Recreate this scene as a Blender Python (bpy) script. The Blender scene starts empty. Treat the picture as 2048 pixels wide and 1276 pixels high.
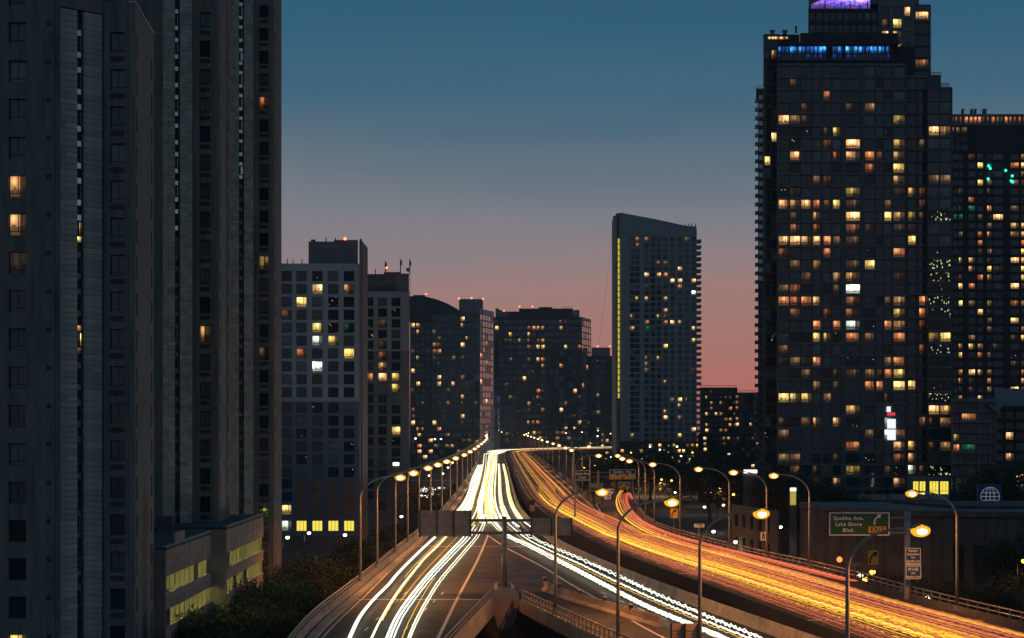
import bpy, math, random
from mathutils import Vector, Matrix
random.seed(7)
R = random.Random(11)
C = bpy.context.scene.collection
# ------------------------------------------------------------------ camera, sky, exposure
F, CZ, HY = 3800.0, 28.0, 852.0
def WX(x, d): return (x-1024.0)*d/F
def WZ(y, d): return CZ-(y-HY)*d/F
def DK(x, y, z=10.0):
    d = F*(CZ-z)/(y-HY)
    return ((x-1024.0)*d/F, d)
sc = bpy.context.scene
cam = bpy.data.cameras.new('camera'); camo = bpy.data.objects.new('camera', cam); C.objects.link(camo)
camo.location = (0, 0, CZ); camo.rotation_euler = (math.radians(90), 0, 0)
cam.sensor_width = 36; cam.lens = 36*F/2048; cam.shift_y = (HY-638)/2048
cam.clip_start = 1; cam.clip_end = 9000
sc.camera = camo
sc.view_settings.view_transform = 'Standard'; sc.view_settings.look = 'None'
sc.view_settings.exposure = 0; sc.view_settings.gamma = 1; sc.view_settings.use_curve_mapping = False
sc.cycles.use_denoising = True
sc.cycles.max_bounces = 4; sc.cycles.diffuse_bounces = 2; sc.cycles.glossy_bounces = 3
sc.cycles.sample_clamp_indirect = 3.0; sc.cycles.use_light_tree = True
sc.cycles.caustics_reflective = False; sc.cycles.caustics_refractive = False

w = bpy.data.worlds.new('World'); sc.world = w; w.use_nodes = True
nt = w.node_tree; nt.nodes.clear()
def s2l(c):
    return tuple(((v/255)/12.92 if v/255 <= .04045 else ((v/255+.055)/1.055)**2.4) for v in c)
tc = nt.nodes.new('ShaderNodeTexCoord'); sep = nt.nodes.new('ShaderNodeSeparateXYZ')
nt.links.new(tc.outputs['Generated'], sep.inputs[0])
mr = nt.nodes.new('ShaderNodeMapRange'); mr.inputs[1].default_value = -.05; mr.inputs[2].default_value = .95
mr.inputs[3].default_value = 0; mr.inputs[4].default_value = 1
nt.links.new(sep.outputs['Z'], mr.inputs[0])
def ramp(tree, stops):
    r = tree.nodes.new('ShaderNodeValToRGB'); e = r.color_ramp.elements
    while len(e) < len(stops): e.new(.5)
    for i, (p, c) in enumerate(stops):
        e[i].position = p; e[i].color = tuple(c)+(1,)
    return r
stops = [(0, (40, 30, 34)), (.046, (120, 78, 78))]
for y, c in [(790, (180, 108, 98)), (700, (173, 118, 108)), (600, (163, 127, 122)), (520, (143, 129, 133)),
             (430, (123, 126, 134)), (340, (98, 115, 128)), (200, (66, 103, 125)), (60, (50, 95, 121)), (-150, (42, 86, 115))]:
    hz = 1+.12*math.exp(-max(0, HY-y-40)/230)
    stops.append((.05+math.sin(math.atan((HY-y)/F)), tuple(min(255, v*hz**.5) for v in c)))
stops += [(.6, (48, 88, 114)), (1, (52, 90, 114))]
rw = ramp(nt, [(p, s2l(c)) for p, c in stops])
# faint uneven bands of thin dusk cloud
mpn = nt.nodes.new('ShaderNodeMapping'); mpn.inputs['Scale'].default_value = (2.2, 2.2, 26); nt.links.new(tc.outputs['Generated'], mpn.inputs[0])
nz = nt.nodes.new('ShaderNodeTexNoise'); nz.inputs['Scale'].default_value = 1.3; nz.inputs['Detail'].default_value = 5; nt.links.new(mpn.outputs[0], nz.inputs['Vector'])
nm = nt.nodes.new('ShaderNodeMath'); nm.operation = 'MULTIPLY_ADD'; nm.inputs[1].default_value = .036; nm.inputs[2].default_value = -.018
nt.links.new(nz.outputs[0], nm.inputs[0]); na = nt.nodes.new('ShaderNodeMath'); nt.links.new(mr.outputs[0], na.inputs[0]); nt.links.new(nm.outputs[0], na.inputs[1])
nt.links.new(na.outputs[0], rw.inputs[0])
re_ = ramp(nt, [(0, s2l((40, 42, 46))), (.05, s2l((92, 92, 104))), (.15, s2l((104, 108, 122))), (.35, s2l((72, 98, 118))), (1, s2l((52, 90, 114)))])
nt.links.new(mr.outputs[0], re_.inputs[0])
az = nt.nodes.new('ShaderNodeMapRange'); az.interpolation_type = 'SMOOTHSTEP'
az.inputs[1].default_value = -.9; az.inputs[2].default_value = .35
nt.links.new(sep.outputs['Y'], az.inputs[0])
mx = nt.nodes.new('ShaderNodeMixRGB'); nt.links.new(az.outputs[0], mx.inputs[0])
nt.links.new(re_.outputs[0], mx.inputs[1]); nt.links.new(rw.outputs[0], mx.inputs[2])
bg = nt.nodes.new('ShaderNodeBackground'); bg.inputs[1].default_value = 1.0
nt.links.new(mx.outputs[0], bg.inputs[0])
sky = nt.nodes.new('ShaderNodeTexSky'); sky.sky_type = 'NISHITA'; sky.sun_disc = False
sky.sun_elevation = math.radians(-5); sky.sun_rotation = math.radians(0)
bg2 = nt.nodes.new('ShaderNodeBackground'); bg2.inputs[1].default_value = .05
nt.links.new(sky.outputs[0], bg2.inputs[0])
ad = nt.nodes.new('ShaderNodeAddShader'); nt.links.new(bg.outputs[0], ad.inputs[0]); nt.links.new(bg2.outputs[0], ad.inputs[1])
wo = nt.nodes.new('ShaderNodeOutputWorld'); nt.links.new(ad.outputs[0], wo.inputs[0])

# ------------------------------------------------------------------ materials
def mat(name, col, rough=.8, var=.25, scale=.6, bump=0, metal=0, spec=.4, objvar=0, grain=0):
    m = bpy.data.materials.new(name); m.use_nodes = True; t = m.node_tree; b = t.nodes['Principled BSDF']
    b.inputs['Roughness'].default_value = rough; b.inputs['Metallic'].default_value = metal
    b.inputs['Specular IOR Level'].default_value = spec
    co = t.nodes.new('ShaderNodeTexCoord')
    n = t.nodes.new('ShaderNodeTexNoise'); n.inputs['Scale'].default_value = scale; n.inputs['Detail'].default_value = 8
    n.inputs['Roughness'].default_value = .65
    t.links.new(co.outputs['Object'], n.inputs['Vector'])
    lo = tuple(c*(1-var) for c in col); hi = tuple(min(1, c*(1+var)) for c in col)
    r = ramp(t, [(.3, lo), (.7, hi)]); t.links.new(n.outputs[0], r.inputs[0])
    out = r.outputs[0]
    if objvar:
        oi = t.nodes.new('ShaderNodeObjectInfo'); gi = t.nodes.new('ShaderNodeNewGeometry')
        a = t.nodes.new('ShaderNodeMath'); a.operation = 'ADD'
        t.links.new(oi.outputs['Random'], a.inputs[0]); t.links.new(gi.outputs['Random Per Island'], a.inputs[1])
        f = t.nodes.new('ShaderNodeMath'); f.operation = 'FRACT'; t.links.new(a.outputs[0], f.inputs[0])
        mr = t.nodes.new('ShaderNodeMapRange'); mr.inputs[3].default_value = 1-objvar; mr.inputs[4].default_value = 1+objvar
        t.links.new(f.outputs[0], mr.inputs[0])
        h = t.nodes.new('ShaderNodeVectorMath'); h.operation = 'SCALE'
        t.links.new(out, h.inputs[0]); t.links.new(mr.outputs[0], h.inputs['Scale']); out = h.outputs[0]
    t.links.new(out, b.inputs['Base Color'])
    if bump:
        n2 = t.nodes.new('ShaderNodeTexNoise'); n2.inputs['Scale'].default_value = scale*12; n2.inputs['Detail'].default_value = 6
        t.links.new(co.outputs['Object'], n2.inputs['Vector'])
        bm = t.nodes.new('ShaderNodeBump'); bm.inputs['Strength'].default_value = bump; bm.inputs['Distance'].default_value = .05
        t.links.new(n2.outputs[0], bm.inputs['Height']); t.links.new(bm.outputs[0], b.inputs['Normal'])
    return m
def emit(name, col, s, sampling=None):
    m = bpy.data.materials.new(name); m.use_nodes = True; t = m.node_tree; b = t.nodes['Principled BSDF']
    b.inputs['Base Color'].default_value = (.02, .02, .02, 1)
    b.inputs['Emission Color'].default_value = tuple(col)+(1,); b.inputs['Emission Strength'].default_value = s
    if sampling: m.cycles.emission_sampling = sampling
    return m
def lit(name, c1, c2, s, sparse=0.0):
    """a lit room seen through a window: a lamp somewhere, curtains, darker furniture below; differs from window to window"""
    m = bpy.data.materials.new(name); m.use_nodes = True; t = m.node_tree; b = t.nodes['Principled BSDF']
    b.inputs['Base Color'].default_value = (.012, .014, .016, 1); b.inputs['Roughness'].default_value = .12
    N = t.nodes.new; Lk = t.links.new
    def math_(op, x, y=None, z=None):
        n = N('ShaderNodeMath'); n.operation = op
        for i_, v in enumerate((x, y, z)):
            if v is None: continue
            if isinstance(v, (int, float)): n.inputs[i_].default_value = v
            else: Lk(v, n.inputs[i_])
        return n.outputs[0]
    co = N('ShaderNodeTexCoord'); oi = N('ShaderNodeObjectInfo'); rnd = oi.outputs['Random']
    r2 = math_('FRACT', math_('MULTIPLY', rnd, 37.7)); r3 = math_('FRACT', math_('MULTIPLY', rnd, 91.3)); kw = math_('MULTIPLY', rnd, 91.0)
    mp = N('ShaderNodeMapping'); Lk(co.outputs['Object'], mp.inputs[0])
    out_c = N('ShaderNodeTexNoise'); out_c.noise_dimensions = '4D'; out_c.inputs['Scale'].default_value = .9
    Lk(mp.outputs[0], out_c.inputs['Vector']); Lk(kw, out_c.inputs['W'])
    rc = ramp(t, [(.35, c1), (.65, c2)]); Lk(out_c.outputs[0], rc.inputs[0])
    if sparse:  # glowing specks only, for small lamps and for painted reflections
        mp.inputs['Scale'].default_value = (1.6, 1.6, .9)
        v = N('ShaderNodeTexVoronoi'); v.voronoi_dimensions = '4D'; v.inputs['Scale'].default_value = 1.5
        Lk(mp.outputs[0], v.inputs['Vector']); Lk(kw, v.inputs['W'])
        rv = ramp(t, [(.0, (1, 1, 1)), (sparse, (.7, .7, .7)), (sparse+.03, (0, 0, 0)), (1, (0, 0, 0))]); Lk(v.outputs['Distance'], rv.inputs[0])
        sp = N('ShaderNodeSeparateColor'); Lk(rv.outputs[0], sp.inputs[0]); st = math_('MULTIPLY', sp.outputs[0], s)
    else:
        sg = N('ShaderNodeSeparateXYZ'); Lk(co.outputs['Generated'], sg.inputs[0]); gx, gz = sg.outputs[0], sg.outputs[2]
        dx = math_('SUBTRACT', gx, math_('MULTIPLY_ADD', r2, .7, .15)); dz = math_('SUBTRACT', gz, .78)
        d2 = math_('ADD', math_('MULTIPLY', dx, dx), math_('MULTIPLY', math_('MULTIPLY', dz, dz), .7))
        fall = math_('ADD', math_('DIVIDE', .075, math_('ADD', d2, .03)), .32)
        mc = N('ShaderNodeMapping'); mc.inputs['Scale'].default_value = (5.5, 5.5, .25); Lk(co.outputs['Object'], mc.inputs[0])
        cn = N('ShaderNodeTexNoise'); cn.noise_dimensions = '4D'; cn.inputs['Scale'].default_value = 1; cn.inputs['Detail'].default_value = 1
        Lk(mc.outputs[0], cn.inputs['Vector']); Lk(kw, cn.inputs['W'])
        cur = math_('MULTIPLY_ADD', cn.outputs[0], 1.3, .3)
        fn_ = N('ShaderNodeTexNoise'); fn_.noise_dimensions = '4D'; fn_.inputs['Scale'].default_value = 2.2; fn_.inputs['Detail'].default_value = 2
        Lk(mp.outputs[0], fn_.inputs['Vector']); Lk(kw, fn_.inputs['W'])
        low_ = math_('LESS_THAN', gz, math_('MULTIPLY_ADD', fn_.outputs[0], 1.1, -.18)); fur = math_('SUBTRACT', 1.0, math_('MULTIPLY', low_, .68))
        shut = math_('MULTIPLY', math_('GREATER_THAN', gx, math_('MULTIPLY_ADD', r3, .8, .35)), .82); sh = math_('SUBTRACT', 1.0, shut)
        st = math_('MULTIPLY', math_('MULTIPLY', math_('MULTIPLY', fall, cur), math_('MULTIPLY', fur, sh)), s*.62)
        st = math_('MULTIPLY', st, math_('MULTIPLY_ADD', math_('MULTIPLY', r3, r3), 1.35, .35))
    Lk(rc.outputs[0], b.inputs['Emission Color']); Lk(st, b.inputs['Emission Strength'])
    m.cycles.emission_sampling = 'NONE'
    return m
def glassy(name, col, rough=.06, metal=.0, spec=.6, var=.5):
    m = mat(name, col, rough, var, .35, 0, metal, spec, objvar=.45)
    return m
M = {}
M['frame'] = mat('window_frame', (.045, .05, .055), .5)
M['palef'] = mat('pale_window_frame', (.30, .31, .32), .5)
M['dark'] = glassy('dark_glass', (.018, .042, .055), .05, 0, .8)  # blue in the base colour stands for the reflected dusk sky
M['dim'] = glassy('curtained_glass', (.13, .145, .15), .25)
M['warm'] = lit('warm_room', (1, .42, .13), (1, .62, .26), 1.9)
M['yellow'] = lit('yellow_room', (1, .56, .10), (1, .74, .25), 2.0)
M['white'] = lit('white_room', (.75, .95, .75), (1, 1, .85), 2.8)
M['orange'] = lit('orange_room', (1, .25, .07), (1, .42, .17), .9)
M['blue'] = lit('blue_room', (.02, .10, 1), (.06, .5, 1), 1.7)
M['mirror'] = mat('mirror_glass', (.62, .66, .66), .03, .05, 1, 0, 1.0)
M['spark'] = lit('small_lamp_and_reflection_specks', (1, .60, .25), (.95, .95, .62), 2.0, .13)  # specks stand for small indoor lamps and for mirrored city lights
M['dense'] = lit('reflected_city_light_specks', (.85, 1, .45), (1, .85, .40), 1.0, .36)  # glowing specks painted for city lights reflected in the glass
M['green'] = lit('green_room', (.02, .25, .12), (.05, .5, .25), .4)
M['shop'] = emit('shop_interior', (1, .80, .10), 1.0, 'NONE')
M['glow'] = lit('dim_room', (.8, .33, .12), (.75, .5, .25), .28)
WINKEYS = ['frame', 'palef', 'dark', 'dim', 'warm', 'yellow', 'white', 'orange', 'blue', 'mirror', 'spark', 'green', 'glow', 'shop', 'dense']
WM = [M[k] for k in WINKEYS]; WI = {k: i for i, k in enumerate(WINKEYS)}
def brickmat(name, c1, c2, mortar, sc_=1.0):
    m = bpy.data.materials.new(name); m.use_nodes = True; t = m.node_tree; b = t.nodes['Principled BSDF']
    b.inputs['Roughness'].default_value = .9
    co = t.nodes.new('ShaderNodeTexCoord'); sx = t.nodes.new('ShaderNodeSeparateXYZ'); t.links.new(co.outputs['Object'], sx.inputs[0])
    ad = t.nodes.new('ShaderNodeMath'); ad.operation = 'ADD'; t.links.new(sx.outputs[0], ad.inputs[0]); t.links.new(sx.outputs[1], ad.inputs[1])
    cb = t.nodes.new('ShaderNodeCombineXYZ'); t.links.new(ad.outputs[0], cb.inputs[0]); t.links.new(sx.outputs[2], cb.inputs[1])
    br = t.nodes.new('ShaderNodeTexBrick'); br.inputs['Scale'].default_value = sc_
    br.inputs['Brick Width'].default_value = .25; br.inputs['Row Height'].default_value = .085; br.inputs['Mortar Size'].default_value = .012
    br.inputs['Color1'].default_value = tuple(c1)+(1,); br.inputs['Color2'].default_value = tuple(c2)+(1,); br.inputs['Mortar'].default_value = tuple(mortar)+(1,)
    t.links.new(cb.outputs[0], br.inputs['Vector'])
    n = t.nodes.new('ShaderNodeTexNoise'); n.inputs['Scale'].default_value = .25; n.inputs['Detail'].default_value = 9
    t.links.new(co.outputs['Object'], n.inputs['Vector'])
    ms = t.nodes.new('ShaderNodeMapping'); ms.inputs['Scale'].default_value = (2.4, 2.4, .22); t.links.new(co.outputs['Object'], ms.inputs[0]); t.links.new(ms.outputs[0], n.inputs['Vector']); n.inputs['Scale'].default_value = .7
    rr = ramp(t, [(.32, (.66, .66, .66)), (.68, (1.22, 1.22, 1.22))]); t.links.new(n.outputs[0], rr.inputs[0])
    mu = t.nodes.new('ShaderNodeMixRGB'); mu.blend_type = 'MULTIPLY'; mu.inputs[0].default_value = 1
    t.links.new(br.outputs[0], mu.inputs[1]); t.links.new(rr.outputs[0], mu.inputs[2]); t.links.new(mu.outputs[0], b.inputs['Base Color'])
    return m
M['brick'] = brickmat('brown_brick', (.205, .205, .18), (.175, .175, .155), (.17, .17, .155))
M['brick2'] = brickmat('red_brown_brick', (.25, .225, .20), (.22, .195, .17), (.2, .185, .165))
M['block'] = mat('split_concrete_block', (.36, .38, .325), .95, .3, 1.2, .5, objvar=.16)
M['gblock'] = mat('garage_block', (.31, .245, .21), .95, .25, .8, .4, objvar=.10)
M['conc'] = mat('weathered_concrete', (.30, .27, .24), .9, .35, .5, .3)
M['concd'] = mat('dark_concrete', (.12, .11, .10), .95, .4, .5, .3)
M['steel'] = mat('galvanised_steel', (.30, .27, .24), .45, .2, 2, 0, .6)
M['dsteel'] = mat('dark_steel', (.07, .06, .055), .5, .3, 2, 0, .5)
M['tan_metal'] = mat('sign_back_aluminium', (.56, .40, .31), .85, .25, 1.5, 0, .4)  # tan base colour carries the brown lamplight on the sign backs
M['roof'] = mat('roof_gravel', (.06, .06, .065), .95, .4, .6, .4)
M['ground'] = mat('ground_dirt', (.03, .03, .026), .95, .4, .05, .3)
M['white'+'wall'] = mat('pale_cladding', (.33, .345, .375), .7, .15, .2)
M['darkwall'] = mat('blue_grey_cladding', (.13, .15, .19), .7, .15, .2)
M['mauve'] = mat('mauve_cladding', (.29, .265, .29), .7, .08, .2)
M['greyclad'] = mat('grey_brown_cladding', (.17, .15, .16), .7, .12, .2)
M['board'] = mat('plywood_board', (.22, .13, .09), .9, .3, .7)
M['towerwall'] = mat('tower_spandrel', (.06, .085, .095), .5, .2, .3)
M['slab'] = mat('tower_concrete', (.17, .18, .18), .8, .2, .3)
M['blackclad'] = mat('black_cladding', (.022, .024, .026), .6, .2, .3)
M['teal'] = mat('blue_grey_panel', (.19, .24, .27), .6, .1, .3)
M['pink'] = glassy('balcony_glass', (.55, .55, .56), .08, .85)
M['white_paint'] = mat('white_panel', (.55, .57, .58), .6, .1, 1)
M['bark'] = mat('bark', (.05, .04, .03), .95, .3, 3)
M['leaf'] = mat('leaves', (.045, .062, .022), .7, .5, .8, objvar=.5)
M['leafd'] = mat('dark_leaves', (.030, .045, .022), .7, .5, .8, objvar=.5)
M['green_sign'] = mat('green_sign_face', (.012, .10, .045), .35, .05)
M['yellow_sign'] = mat('yellow_sign_face', (.85, .50, .03), .4, .05)
M['blue_sign'] = mat('blue_sign_face', (.02, .06, .20), .4, .05)
M['sign_white'] = mat('sign_white', (.92, .90, .84), .4, .03)
M['black'] = mat('sign_black', (.01, .01, .01), .5, .02)
M['paint'] = mat('lane_paint', (.70, .62, .48), .7, .3, 1.5)
M['glassrail'] = glassy('glass_rail', (.10, .12, .13), .05, .2)

# ------------------------------------------------------------------ mesh building
class MB:
    def __init__(s): s.v = []; s.f = []; s.m = []
    def quad(s, a, b, c, d, mi=0):
        n = len(s.v); s.v += [a, b, c, d]; s.f.append((n, n+1, n+2, n+3)); s.m.append(mi)
    def box(s, x0, x1, y0, y1, z0, z1, mi=0):
        n = len(s.v)
        s.v += [(x0, y0, z0), (x1, y0, z0), (x1, y1, z0), (x0, y1, z0), (x0, y0, z1), (x1, y0, z1), (x1, y1, z1), (x0, y1, z1)]
        for q in ((0, 1, 5, 4), (1, 2, 6, 5), (2, 3, 7, 6), (3, 0, 4, 7), (4, 5, 6, 7), (3, 2, 1, 0)):
            s.f.append(tuple(n+i for i in q)); s.m.append(mi)
    def prism(s, poly, z0, z1, mi=0, tops=None):
        n = len(s.v); k = len(poly)
        for i, (x, y) in enumerate(poly): s.v.append((x, y, z0))
        for i, (x, y) in enumerate(poly): s.v.append((x, y, tops[i] if tops else z1))
        for i in range(k):
            j = (i+1) % k; s.f.append((n+i, n+j, n+k+j, n+k+i)); s.m.append(mi)
        s.f.append(tuple(range(n+k, n+2*k))); s.m.append(mi)
        s.f.append(tuple(range(n+k-1, n-1, -1))); s.m.append(mi)
    def tube(s, path, r, n=6, mi=0, cap=True):
        P = [Vector(p) for p in path]; base = len(s.v); L = len(P)
        up0 = None
        for i, p in enumerate(P):
            t = (P[min(i+1, L-1)]-P[max(i-1, 0)]).normalized()
            up = Vector((0, 0, 1)) if abs(t.z) < .9 else Vector((0, 1, 0))
            a = t.cross(up).normalized(); b = a.cross(t).normalized()
            if abs(t.z) >= .9 and up0: b = (up0-t*up0.dot(t)).normalized(); a = t.cross(b)
            if abs(t.z) < .9: up0 = b
            rr = r[i] if isinstance(r, (list, tuple)) else r
            for k in range(n):
                an = 2*math.pi*k/n; q = p+(a*math.cos(an)+b*math.sin(an))*rr; s.v.append(tuple(q))
        for i in range(L-1):
            for k in range(n):
                k2 = (k+1) % n
                s.f.append((base+i*n+k, base+i*n+k2, base+(i+1)*n+k2, base+(i+1)*n+k)); s.m.append(mi)
        if cap:
            s.f.append(tuple(base+k for k in range(n))[::-1]); s.m.append(mi)
            s.f.append(tuple(base+(L-1)*n+k for k in range(n))); s.m.append(mi)
    def ball(s, c, r, n=8, mi=0, sz=(1, 1, 1), lo=-1.0):
        base = len(s.v); rings = max(4, n//2+1)
        for i in range(rings+1):
            ph = -math.pi/2+math.pi*i/rings
            for k in range(n):
                th = 2*math.pi*k/n
                z = max(lo, math.sin(ph))
                s.v.append((c[0]+r*sz[0]*math.cos(ph)*math.cos(th), c[1]+r*sz[1]*math.cos(ph)*math.sin(th), c[2]+r*sz[2]*z))
        for i in range(rings):
            for k in range(n):
                k2 = (k+1) % n; s.f.append((base+i*n+k, base+i*n+k2, base+(i+1)*n+k2, base+(i+1)*n+k)); s.m.append(mi)
    def mesh(s, name, mats, smooth=False):
        me = bpy.data.meshes.new(name); me.from_pydata(s.v, [], s.f)
        for m in mats: me.materials.append(m)
        me.polygons.foreach_set('material_index', s.m)
        if smooth: me.polygons.foreach_set('use_smooth', [True]*len(s.f))
        me.update(); return me
def link(name, me, parent=None, loc=(0, 0, 0), rot=0, scale=None):
    o = bpy.data.objects.new(name, me); C.objects.link(o); o.location = loc; o.rotation_euler = (0, 0, rot)
    if scale: o.scale = scale
    if parent is not None:
        o.parent = parent; o.matrix_parent_inverse = wmat(parent).inverted()
    return o
def wmat(o):
    m = Matrix.Translation(o.location) @ o.rotation_euler.to_matrix().to_4x4()
    if o.parent is not None: m = wmat(o.parent) @ o.matrix_parent_inverse @ m
    return m
def obj(name, mb, mats, parent=None, loc=(0, 0, 0), rot=0, smooth=False):
    if not isinstance(mats, (list, tuple)): mats = [mats]
    return link(name, mb.mesh(name, mats, smooth), parent, loc, rot)
def tag(o, label=None, cat=None, group=None, kind=None):
    if label: o['label'] = label
    if cat: o['category'] = cat
    if group: o['group'] = group
    if kind: o['kind'] = kind
    return o
def thing(name, label, cat, loc=(0, 0, 0), group=None):
    o = bpy.data.objects.new(name, None); C.objects.link(o); o.location = loc; o.empty_display_size = .1
    return tag(o, label, cat, group)
def struct(name, mb, mats, smooth=False):
    return tag(obj(name, mb, mats, smooth=smooth), kind='structure')
def dup(root, loc, rot=0, label=None, group=None):
    r = root.copy(); C.objects.link(r); r.location = loc; r.rotation_euler = (0, 0, rot)
    if label: r['label'] = label
    if group: r['group'] = group
    for ch in list(root.children):
        c = ch.copy(); C.objects.link(c); c.parent = r
        for g in list(ch.children):
            d = g.copy(); C.objects.link(d); d.parent = c
    return r
FONT = None
def text(s, size, mat_, parent, loc, rot=0, align='CENTER', name='lettering', ext=.004, tilt=90, spacing=1.0):
    cu = bpy.data.curves.new(name, 'FONT'); cu.body = s; cu.size = size; cu.align_x = align; cu.align_y = 'CENTER'
    cu.extrude = ext; cu.resolution_u = 2; cu.space_character = spacing; cu.offset = size*.022
    o = bpy.data.objects.new(name, cu); C.objects.link(o)
    dg = bpy.context.evaluated_depsgraph_get()
    me = bpy.data.meshes.new_from_object(o.evaluated_get(dg)); bpy.data.objects.remove(o); bpy.data.curves.remove(cu)
    me.materials.clear(); me.materials.append(mat_)
    me.transform(Matrix.Rotation(math.radians(90), 4, 'X'))
    return link(name, me, parent, loc, rot)

# ------------------------------------------------------------------ windows and facades
def win_geo(mb, ox, oz, w_, h, nx, ny, var, fr=.05, y=0, low=0, pale=False, depth=.08):
    """window centred on ox, sill at oz, facing -Y; frame bars and one pane"""
    fi = WI['palef'] if pale else WI['frame']
    x0, x1 = ox-w_/2, ox+w_/2
    mb.box(x0, x0+fr, y-depth, y, oz, oz+h, fi); mb.box(x1-fr, x1, y-depth, y, oz, oz+h, fi)
    mb.box(x0+fr, x1-fr, y-depth, y, oz, oz+fr, fi); mb.box(x0+fr, x1-fr, y-depth, y, oz+h-fr, oz+h, fi)
    if low: mb.box(x0+fr, x1-fr, y-depth*.9, y, oz+low-fr*.5, oz+low+fr*.5, fi)
    for i in range(1, nx):
        cx = x0+w_*i/nx; mb.box(cx-fr*.4, cx+fr*.4, y-depth*.8, y, oz+(low+fr*.5 if low else fr), oz+h-fr, fi)
def pane_geo(mb, ox, oz, w_, h, var, y=0):
    mb.quad((ox-w_/2, y-.012, oz), (ox+w_/2, y-.012, oz), (ox+w_/2, y-.012, oz+h), (ox-w_/2, y-.012, oz+h), WI[var])
_wc = {}
def win_mesh(w_, h, nx, ny, var, low=0, pale=False, fr=.05):
    k = (round(w_, 2), round(h, 2), nx, var, round(low, 2), pale, fr)
    if k not in _wc:
        b = MB(); win_geo(b, 0, 0, w_, h, nx, ny, var, fr, low=low, pale=pale); pane_geo(b, 0, 0, w_, h, var)
        _wc[k] = b.mesh('window', WM)
    return _wc[k]
_fc = {}
def frame_pane(w_, h, nx, var, low, pale, fr=.05):
    k = (round(w_, 2), round(h, 2), nx, round(low, 2), pale, fr)
    if k not in _fc:
        b = MB(); win_geo(b, 0, 0, w_, h, nx, 1, var, fr, low=low, pale=pale); _fc[k] = b.mesh('window', WM)
    k2 = ('p', round(w_, 2), round(h, 2), var)
    if k2 not in _fc:
        b = MB(); pane_geo(b, 0, 0, w_, h, var); _fc[k2] = b.mesh('pane', WM)
    return _fc[k], _fc[k2]
def put_windows(t, specs, limit=290, panes=False):
    """specs: (P0, ang, a, z, w, h, nx, var, low, pale, back)"""
    specs = sorted(specs, key=lambda s: (s[7] in ('dark', 'dim'), -s[4]*s[5]))
    specs_o, specs_m = specs[:limit], specs[limit:]
    for (P0, ang, a, z, w_, h, nx, var, low, pale, back) in specs_o:
        x = P0[0]+a*math.cos(ang)-back*math.sin(ang); y = P0[1]+a*math.sin(ang)+back*math.cos(ang)
        fr = max(.05 if w_*h > 1.0 else .035, min(.16, .85*P0[1]/F if P0[1] > 300 else 0))
        if panes:
            fm, pm = frame_pane(w_, h, nx, var, low, pale, fr)
            o = link('window', fm, t, (x, y, z), ang); p = link('pane', pm, o, (x, y, z), ang)
            p.location = (0, 0, 0); p.rotation_euler = (0, 0, 0); p.matrix_parent_inverse = Matrix()
        else:
            link('window', win_mesh(w_, h, nx, 1, var, low, pale, fr), t, (x, y, z), ang)
    if specs_m:
        mb = MB()
        for (P0, ang, a, z, w_, h, nx, var, low, pale, back) in specs_m:
            b = MB(); win_geo(b, 0, 0, w_, h, nx, 1, var, low=low, pale=pale); pane_geo(b, 0, 0, w_, h, var)
            n = len(mb.v); ca, sa = math.cos(ang), math.sin(ang)
            x0 = P0[0]+a*ca-back*sa; y0 = P0[1]+a*sa+back*ca
            mb.v += [(x0+vx*ca-vy*sa, y0+vx*sa+vy*ca, z+vz) for vx, vy, vz in b.v]
            mb.f += [tuple(i+n for i in f) for f in b.f]; mb.m += b.m
        tag(obj('distant_window', mb, WM, t), kind='stuff')
def facade(t, P0, ang, W, z0, z1, cols, fh, ztop, nfl, win_h, wall, pick, recess=.3, name='wall', specs=None,
           low=0, pale=False, sill=None, slab=None, slabmat=None, pale_fn=None):
    """piers and spandrels leave real openings; the windows stand back in them. ztop = top of the highest window"""
    mb = MB(); a = 0.0
    for (a0, a1, nx) in cols:
        if a0 > a: mb.box(a, a0, 0, recess+.05, z0, z1)
        zz = z1
        for k in range(nfl):
            zt = ztop-k*fh; zb = zt-win_h
            if zb < z0: break
            mb.box(a0, a1, 0, recess+.05, zt, zz); zz = zb
            v = pick(a0, k)
            if v is None:
                mb.box(a0, a1, 0.01, recess+.04, zb, zt); continue
            specs.append((P0, ang, (a0+a1)/2, zb, a1-a0, win_h, nx, v, low, pale, recess))
        if zz > z0: mb.box(a0, a1, 0, recess+.05, z0, zz)
        a = a1
    if a < W: mb.box(a, W, 0, recess+.05, z0, z1)
    o = obj(name, mb, wall, t, (P0[0], P0[1], 0), ang)
    if slab:
        s = MB()
        for k in range(nfl+1):
            zt = ztop-k*fh+(fh-win_h)*.6
            if zt < z0: break
            s.box(0, W, -slab, -.003, zt-.2, zt)
        obj('floor_slab', s, slabmat, t, (P0[0], P0[1], 0), ang)
    return o
# ------------------------------------------------------------------ road geometry: edges as X(Y)
def interp(tab, Y):
    """smooth (Catmull-Rom) value of a table of (Y, X)"""
    if Y <= tab[0][0]: 
        (y0, x0), (y1, x1) = tab[0], tab[1]; return x0+(x1-x0)*(Y-y0)/(y1-y0)
    for i in range(len(tab)-1):
        if Y <= tab[i+1][0]:
            p1, p2 = tab[i], tab[i+1]; p0 = tab[i-1] if i else p1; p3 = tab[i+2] if i+2 < len(tab) else p2
            m1 = (p2[1]-p0[1])/(p2[0]-p0[0]) if p2[0] != p0[0] else 0
            m2 = (p3[1]-p1[1])/(p3[0]-p1[0]) if p3[0] != p1[0] else 0
            h = p2[0]-p1[0]; s = (Y-p1[0])/h
            return ((2*s**3-3*s**2+1)*p1[1]+(s**3-2*s**2+s)*h*m1+(-2*s**3+3*s**2)*p2[1]+(s**3-s**2)*h*m2)
    return tab[-1][1]
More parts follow.
